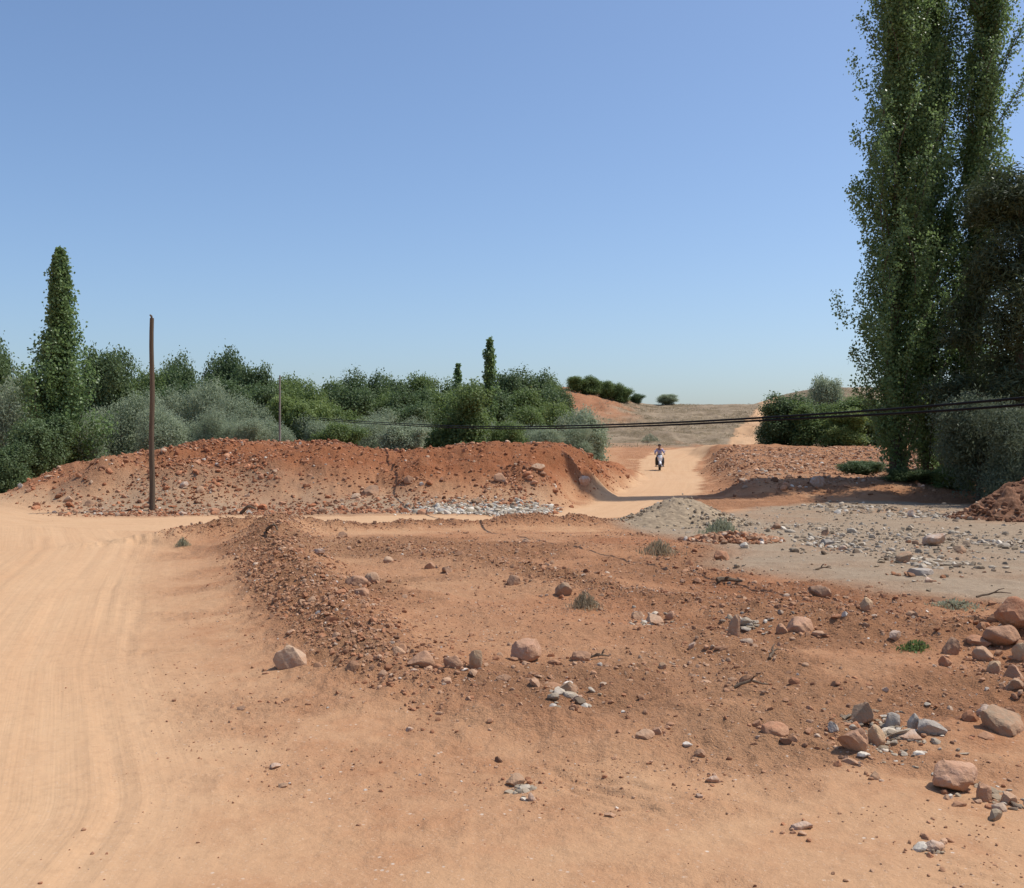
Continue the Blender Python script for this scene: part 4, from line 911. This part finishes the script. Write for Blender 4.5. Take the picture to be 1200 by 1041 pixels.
def pine(px, D, h, w, zlow, label, seed):
    x = (px - 600) / FPX * D; zb = H(x, D) - .1; rg = np.random.default_rng(seed); o = empty('pine_tree', (x, D, zb)); tag(o, label, 'tree')
    lob = []
    for i in range(74):
        t = rg.random() ** .9; z = zlow + (h - zlow) * t; rr_ = w / 2 * (1 - .55 * t) * rg.uniform(.3, .95); a = rg.uniform(0, 6.28); r = rg.uniform(.45, .8) * (1.1 - .4 * t)
        lob.append((math.cos(a) * rr_, math.sin(a) * rr_, z, r * 1.15, r * 1.15, r * .75))
    link('crown', crown_mesh('crown', lob, 52000, .22, .20, seed, .17, 26, .5, .7, .05), LEAF['pine'], o)
    mb = MB(); mb.tube([(.05 * math.sin(k), 0, h * .95 * k / 9) for k in range(10)], [.2 * (1.2 if k == 0 else 1 - .9 * k / 9) for k in range(10)], 10)
    for (a_, b_, c_, *_r) in lob[::2]: mb.tube([(0, 0, max(.5, c_ - .5)), (a_ * .6, b_ * .6, c_ - .2), (a_, b_, c_)], [.05, .035, .012], 5)
    me = bpy.data.meshes.new('trunk'); me.from_pydata(mb.V, [], mb.F); link('trunk', me, M_BARK, o)
pine(1196, 33, 9.6, 5.4, .9, 'dark pine cut by the right edge beside the tall poplars', 31)

# small plants
def tuft(px, py, wpx, hpx, leaf, n, seed, label, name='weed_tuft', cat='plant', blade=True, D=None):
    x, y = hit(px, py) if D is None else ((px - 600) / FPX * D, D); rg = np.random.default_rng(seed); w = wpx * y / FPX; h = hpx * y / FPX
    o = empty(name, (x, y, H(x, y))); tag(o, label, cat, 'small plants on bare ground')
    P = np.stack([rg.normal(0, w * .24, n), rg.normal(0, w * .24, n), np.zeros(n)], 1)
    P[:, 2] = rg.uniform(.05, 1, n) * h * np.exp(-(P[:, 0] ** 2 + P[:, 1] ** 2) / (w * .4) ** 2)
    N = rg.normal(size=(n, 3)); N[:, 2] *= .4 if blade else 1; N /= np.linalg.norm(N, axis=1, keepdims=True)
    V, F, t = leaves(P, N, np.array([0, 0, 3.0]), h * .5 if blade else h * .35, .12 if blade else .55, rg.random(n), rg); V[:, 2] = np.maximum(V[:, 2], -.02)
    me = mesh_np('foliage', V, F); a = me.attributes.new('tint', 'FLOAT', 'POINT'); a.data.foreach_set('value', t.astype(np.float32)); link('foliage', me, LEAF[leaf], o)
    mb = MB()
    for i in range(7):
        a_ = rg.uniform(0, 6.28); mb.tube([(0, 0, -.02), (math.cos(a_) * w * .1, math.sin(a_) * w * .1, h * .4), (math.cos(a_) * w * .22, math.sin(a_) * w * .22, h * .75)], [.008, .006, .003], 5)
    mb.build('stem', M_TWIG, o)
LEAF['dry'] = leaf_material('dry_leaves', (.24, .185, .11), (.38, .31, .20), .3)
LEAF['sage'] = leaf_material('sage_leaves', (.24, .245, .15), (.36, .36, .24), .3)
tuft(846, 626, 44, 18, 'sage', 700, 1, 'pale green tuft at the right foot of the gravel heap')
tuft(1074, 762, 42, 11, 'green', 500, 2, 'low green weeds near the right edge rock pile', blade=False)
tuft(772, 650, 40, 17, 'dry', 500, 3, 'dry straw-coloured shrub left of the reddish heap', 'dry_shrub', 'plant')
tuft(214, 640, 16, 10, 'sage', 300, 4, 'small green weed at the tip of the clod ridge')
tuft(686, 712, 34, 18, 'dry', 500, 5, 'dark brush tangle beside the angular grey stone', 'dry_shrub', 'plant')
tuft(762, 518, 22, 9, 'sage', 400, 6, 'green tuft at the edge of the dry slope above the motorcycle')
tuft(1120, 712, 60, 10, 'sage', 500, 7, 'thin strip of green weeds along the near border of the grey yard', blade=False)

# dry grass on the far slope
rng = np.random.default_rng(55)
X, Y = sample(rng, 40000, (4, 45, 100, 151), lambda x, y, z: z['grass'] * ss(-.12, .2, fbm(x / 4, y / 4, 3, 95)) * .8)
n = len(X); P = np.stack([X, Y, land(X, Y)['h'] + .05], 1); N = rng.normal(size=(n, 3)); N[:, 2] = np.abs(N[:, 2]) + .6; N /= np.linalg.norm(N, axis=1, keepdims=True)
V, F, t = leaves(P, N, np.array([0, 0, 4.0]), .22, .35, rng.random(n), rng); me = mesh_np('dry_grass', V, F); a = me.attributes.new('tint', 'FLOAT', 'POINT'); a.data.foreach_set('value', t.astype(np.float32))
tag(link('dry_grass', me, LEAF['dry']), 'dry straw-coloured grass on the far slope', 'grass', kind='stuff')

# ------------------------------------------------------------------ rider and motorcycle
BX, BY = (773 - 600) / FPX * 70.0, 70.0
BZ = H(BX, BY)
YAW = R(-5)
M_WHITE = plain('white_paint', (.80, .80, .80), .3, .5, var=.06)
M_BLACK = plain('black_plastic', (.03, .03, .032), .5, .4)
M_TYRE = plain('rubber', (.025, .024, .023), .85, .2)
M_METAL = plain('grey_metal', (.45, .45, .46), .35, .5, .8)
M_SEAT = plain('seat_vinyl', (.02, .02, .022), .45, .4)
M_LAMP = plain('lamp_glass', (.75, .77, .78), .12, .8, var=.1)
M_ORANGE = plain('indicator_plastic', (.75, .28, .04), .3, .5)
bike = empty('motorcycle', (BX, BY, BZ), YAW); tag(bike, 'small white-fronted motorcycle coming down the dirt track with its rider', 'motorcycle')
for yy, sc_ in ((-.62, 1), (.60, 1)):
    wh = MB().torus((0, yy, .285), .055, .03, 16, 8).build('wheel', M_METAL, bike)
    MB().torus((0, yy, .285), .245, .042, 36, 10).build('tyre', M_TYRE, wh)
    mb = MB().torus((0, yy, .285), .20, .014, 30, 6)
    for k in range(10):
        a = math.pi * 2 * k / 10; mb.tube([(0, yy + .05 * math.cos(a), .285 + .05 * math.sin(a)), (0, yy + .2 * math.cos(a), .285 + .2 * math.sin(a))], .006, 5)
    mb.build('rim', M_METAL, wh)
fk = MB()
for s in (-1, 1): fk.tube([(.085 * s, -.62, .285), (.085 * s, -.50, .62), (.06 * s, -.43, .84)], [.024, .027, .027], 9)
fk.tube([(-.09, -.46, .76), (.09, -.46, .76)], .022, 8); fk.build('fork', M_METAL, bike)
mb = MB(); pr = []
for k in range(11):                                                      # front mudguard over the tyre
    a = R(20 + 13 * k); c, s = math.cos(a), math.sin(a); r = .315
    for q, dz in ((-.075, -.03), (-.05, 0), (0, .012), (.05, 0), (.075, -.03)): pr.append((q, -.62 - (r + dz) * c, .285 + (r + dz) * s))
mb.add(pr, [(i * 5 + j, i * 5 + j + 1, i * 5 + j + 6, i * 5 + j + 5) for i in range(10) for j in range(4)]); fd = mb.build('mudguard', M_WHITE, bike)
fd.modifiers.new('thick', 'SOLIDIFY').thickness = .006
def loft(name, secs, mat, parent, bevel=0):
    """closed cross-sections joined into one shell"""
    mb = MB(); k = len(secs[0]); V = [v for s_ in secs for v in s_]
    F = [(i * k + j, i * k + (j + 1) % k, (i + 1) * k + (j + 1) % k, (i + 1) * k + j) for i in range(len(secs) - 1) for j in range(k)] + [tuple(range(k)), tuple((len(secs) - 1) * k + j for j in range(k))]
    return mb.add(V, F).build(name, mat, parent)
def oval(cx, cy, cz, rx, ry, k=14, tilt=0): return [(cx + rx * math.cos(2 * math.pi * j / k), cy + ry * math.sin(2 * math.pi * j / k), cz + tilt * math.sin(2 * math.pi * j / k)) for j in range(k)]
loft('front_fairing', [oval(0, -.47, .52, .075, .05), oval(0, -.50, .62, .12, .07), oval(0, -.49, .75, .155, .08), oval(0, -.46, .86, .16, .085), oval(0, -.44, .95, .14, .08), oval(0, -.42, 1.0, .10, .06)], M_WHITE, bike)
for s in (-1, 1):
    sh = MB().add([(.10 * s, -.42, .90), (.27 * s, -.33, .80), (.29 * s, -.25, .52), (.24 * s, -.18, .33), (.10 * s, -.28, .34), (.08 * s, -.40, .6)], [(0, 1, 5), (1, 2, 5), (2, 4, 5), (2, 3, 4)]).build('leg_shield', M_BLACK, bike)
    sh.modifiers.new('thick', 'SOLIDIFY').thickness = .012
hl = MB().ell((0, -.555, .80), (.085, .035, .062)).build('headlight', M_LAMP, bike)
for s in (-1, 1): MB().ell((.155 * s, -.52, .82), (.035, .03, .022)).build('indicator', M_ORANGE, bike)
loft('headlamp_cowl', [oval(0, -.42, .98, .10, .06), oval(0, -.43, 1.03, .13, .075), oval(0, -.40, 1.08, .10, .05)], M_BLACK, bike)
hb = MB().tube([(-.33, -.24, 1.03), (-.22, -.33, 1.04), (-.06, -.38, 1.02), (.06, -.38, 1.02), (.22, -.33, 1.04), (.33, -.24, 1.03)], .013, 9).build('handlebar', M_METAL, bike)
for s in (-1, 1):
    MB().tube([(.245 * s, -.315, 1.04), (.345 * s, -.228, 1.03)], .019, 10).build('grip', M_BLACK, hb)
    mr = MB().tube([(.22 * s, -.33, 1.04), (.27 * s, -.34, 1.16), (.31 * s, -.34, 1.22)], .007, 7).build('mirror', M_BLACK, bike); MB().ell((.33 * s, -.335, 1.25), (.055, .014, .038)).build('mirror_glass', M_LAMP, mr)
loft('body', [oval(0, -.36, .60, .07, .06), oval(0, -.22, .50, .09, .09), oval(0, .0, .48, .11, .12), oval(0, .15, .56, .13, .15), oval(0, .35, .66, .14, .2), oval(0, .60, .74, .10, .16), oval(0, .8, .82, .05, .05)], M_WHITE, bike)
loft('seat', [oval(0, .12, .70, .08, .16), oval(0, .22, .74, .13, .30), oval(0, .32, .79, .14, .40), oval(0, .34, .82, .12, .38)], M_SEAT, bike)
MB().box((0, .0, .32), (.22, .34, .24)).build('engine', M_METAL, bike, True, .03)
MB().tube([(.11, -.05, .24), (.15, .2, .2), (.17, .75, .3)], [.025, .03, .045], 10).build('exhaust', M_METAL, bike)
MB().tube([(-.32, -.02, .25), (.32, -.02, .25)], .016, 8).build('footrest', M_METAL, bike)
sw = MB()
for s in (-1, 1): sw.tube([(.07 * s, .1, .3), (.07 * s, .60, .285)], .02, 8)
sw.build('swing_arm', M_METAL, bike)
MB().box((0, .86, .62), (.16, .03, .12)).build('tail_light', plain('red_lens', (.45, .02, .02), .25, .5), bike, True, .01)

def skin(name, verts, edges, radii, mat, parent, root=0, sub=2):
    me = bpy.data.meshes.new(name); me.from_pydata(verts, edges, []); o = bpy.data.objects.new(name, me); COL.objects.link(o)
    sk = o.modifiers.new('skin', 'SKIN'); sv = me.skin_vertices[0].data
    for i, r in enumerate(radii): sv[i].radius = (r, r) if not hasattr(r, '__len__') else r
    sv[root].use_root = True
    sb = o.modifiers.new('sub', 'SUBSURF'); sb.levels = sb.render_levels = sub
    bpy.context.view_layer.update(); dg = bpy.context.evaluated_depsgraph_get(); m2 = bpy.data.meshes.new_from_object(o.evaluated_get(dg)); m2.name = name
    bpy.data.objects.remove(o); m2.materials.clear(); m2.materials.append(mat); m2.polygons.foreach_set('use_smooth', [True] * len(m2.polygons))
    q = bpy.data.objects.new(name, m2); COL.objects.link(q); q.parent = parent
    return q
M_SKIN = plain('skin', (.38, .21, .14), .55, .4, var=.1); M_SHIRT = plain('lavender_shirt', (.46, .42, .60), .85, .2, var=.15); M_TROUSER = plain('dark_trousers', (.035, .036, .05), .85, .2)
M_HAIR = plain('dark_hair', (.018, .013, .010), .6, .3); M_SHOE = plain('dark_shoe', (.03, .025, .02), .6, .3); M_EYE = plain('eye', (.02, .015, .012), .2, .5)
man = empty('person', (BX, BY, BZ), YAW); tag(man, 'person in a lavender shirt and dark trousers riding the white motorcycle', 'person')
class G:
    def __init__(s): s.v, s.e, s.r = [], [], []
    def add(s, p, r, link_=None):
        s.v.append(p); s.r.append(r); i = len(s.v) - 1
        if link_ is not None: s.e.append((link_, i))
        return i
    def chain(s, start, pts):
        for p_, r_ in pts: start = s.add(p_, r_, start)
        return start
g = G()
pel = g.add((0, .22, .90), .135); ab = g.add((0, .20, 1.04), .125, pel); ch = g.add((0, .15, 1.22), .145, ab); up_ = g.add((0, .12, 1.34), .105, ch)
nk = g.add((0, .09, 1.43), .052, up_); jw = g.add((0, .06, 1.50), .070, nk); hd = g.add((0, .065, 1.575), .094, jw); g.add((0, .07, 1.635), .070, hd)
g.add((0, -.045, 1.545), .012, hd)                                        # nose
for s in (-1, 1):
    g.add((.098 * s, .075, 1.56), .014, hd)
    sh_ = g.add((.165 * s, .13, 1.345), .062, up_)
    wr = g.chain(sh_, [((.215 * s, .115, 1.25), .052), ((.30 * s, .06, 1.12), .042), ((.315 * s, -.09, 1.08), .036), ((.295 * s, -.215, 1.07), .025), ((.295 * s, -.250, 1.068), .032)])
    for f in range(4):                                                    # four fingers close round the grip, over the front
        fx = (.264 + .021 * f) * s; fy = -.300 + .018 * f; L_ = (.95, 1.0, .95, .8)[f]
        g.chain(wr, [((fx, fy + .015, 1.072), .0095), ((fx, fy - .028 * L_, 1.062), .009), ((fx, fy - .034 * L_, 1.030), .0085), ((fx, fy - .004, 1.008), .0075)])
    g.chain(wr, [((.262 * s, -.262, 1.050), .011), ((.252 * s, -.288, 1.020), .0095), ((.262 * s, -.305, 1.004), .008)])
    hp = g.add((.085 * s, .20, .87), .098, pel)
    g.chain(hp, [((.15 * s, .05, .83), .085), ((.22 * s, -.16, .76), .062), ((.225 * s, -.13, .62), .056), ((.225 * s, -.03, .40), .042), ((.225 * s, .01, .32), .036), ((.228 * s, -.06, .285), .038), ((.232 * s, -.16, .275), .030)])
skin('body', g.v, g.e, g.r, M_SKIN, man)
g = G()
a0 = g.add((0, .22, .88), (.150, .150)); a1 = g.add((0, .20, 1.04), .142, a0); a2 = g.add((0, .15, 1.22), .160, a1); a3 = g.add((0, .12, 1.345), .118, a2)
for s in (-1, 1): g.chain(a3, [((.167 * s, .13, 1.345), .074), ((.215 * s, .115, 1.25), .066), ((.285 * s, .075, 1.145), .060), ((.308 * s, -.01, 1.10), .055)])
skin('shirt', g.v, g.e, g.r, M_SHIRT, man)
g = G(); a0 = g.add((0, .22, .885), .142)
for s in (-1, 1): g.chain(a0, [((.087 * s, .20, .865), .108), ((.15 * s, .05, .83), .096), ((.22 * s, -.16, .76), .074), ((.225 * s, -.13, .62), .068), ((.225 * s, -.03, .40), .058), ((.225 * s, .0, .34), .056)])
skin('trousers', g.v, g.e, g.r, M_TROUSER, man)
for s in (-1, 1):
    g = G(); a0 = g.add((.225 * s, .03, .285), .047); g.chain(a0, [((.228 * s, -.06, .282), .048), ((.233 * s, -.17, .272), .037)]); skin('shoe', g.v, g.e, g.r, M_SHOE, man)
mb = MB(); V, F = [], []
mb.ell((0, .085, 1.60), (.108, .118, .100), 20, 12); hr = mb.build('hair', M_HAIR, man)
b = bmesh.new(); b.from_mesh(hr.data); bmesh.ops.delete(b, geom=[v for v in b.verts if v.co.z < 1.60 and v.co.y < .06 or v.co.z < 1.54], context='VERTS'); b.to_mesh(hr.data); b.free()
for s in (-1, 1): MB().ell((.034 * s, -.024, 1.572), (.013, .008, .008), 10, 6).build('eye', M_EYE, man)
MB().ell((0, -.012, 1.498), (.026, .010, .006), 12, 6).build('mouth', plain('lips', (.28, .10, .08), .5, .4), man)
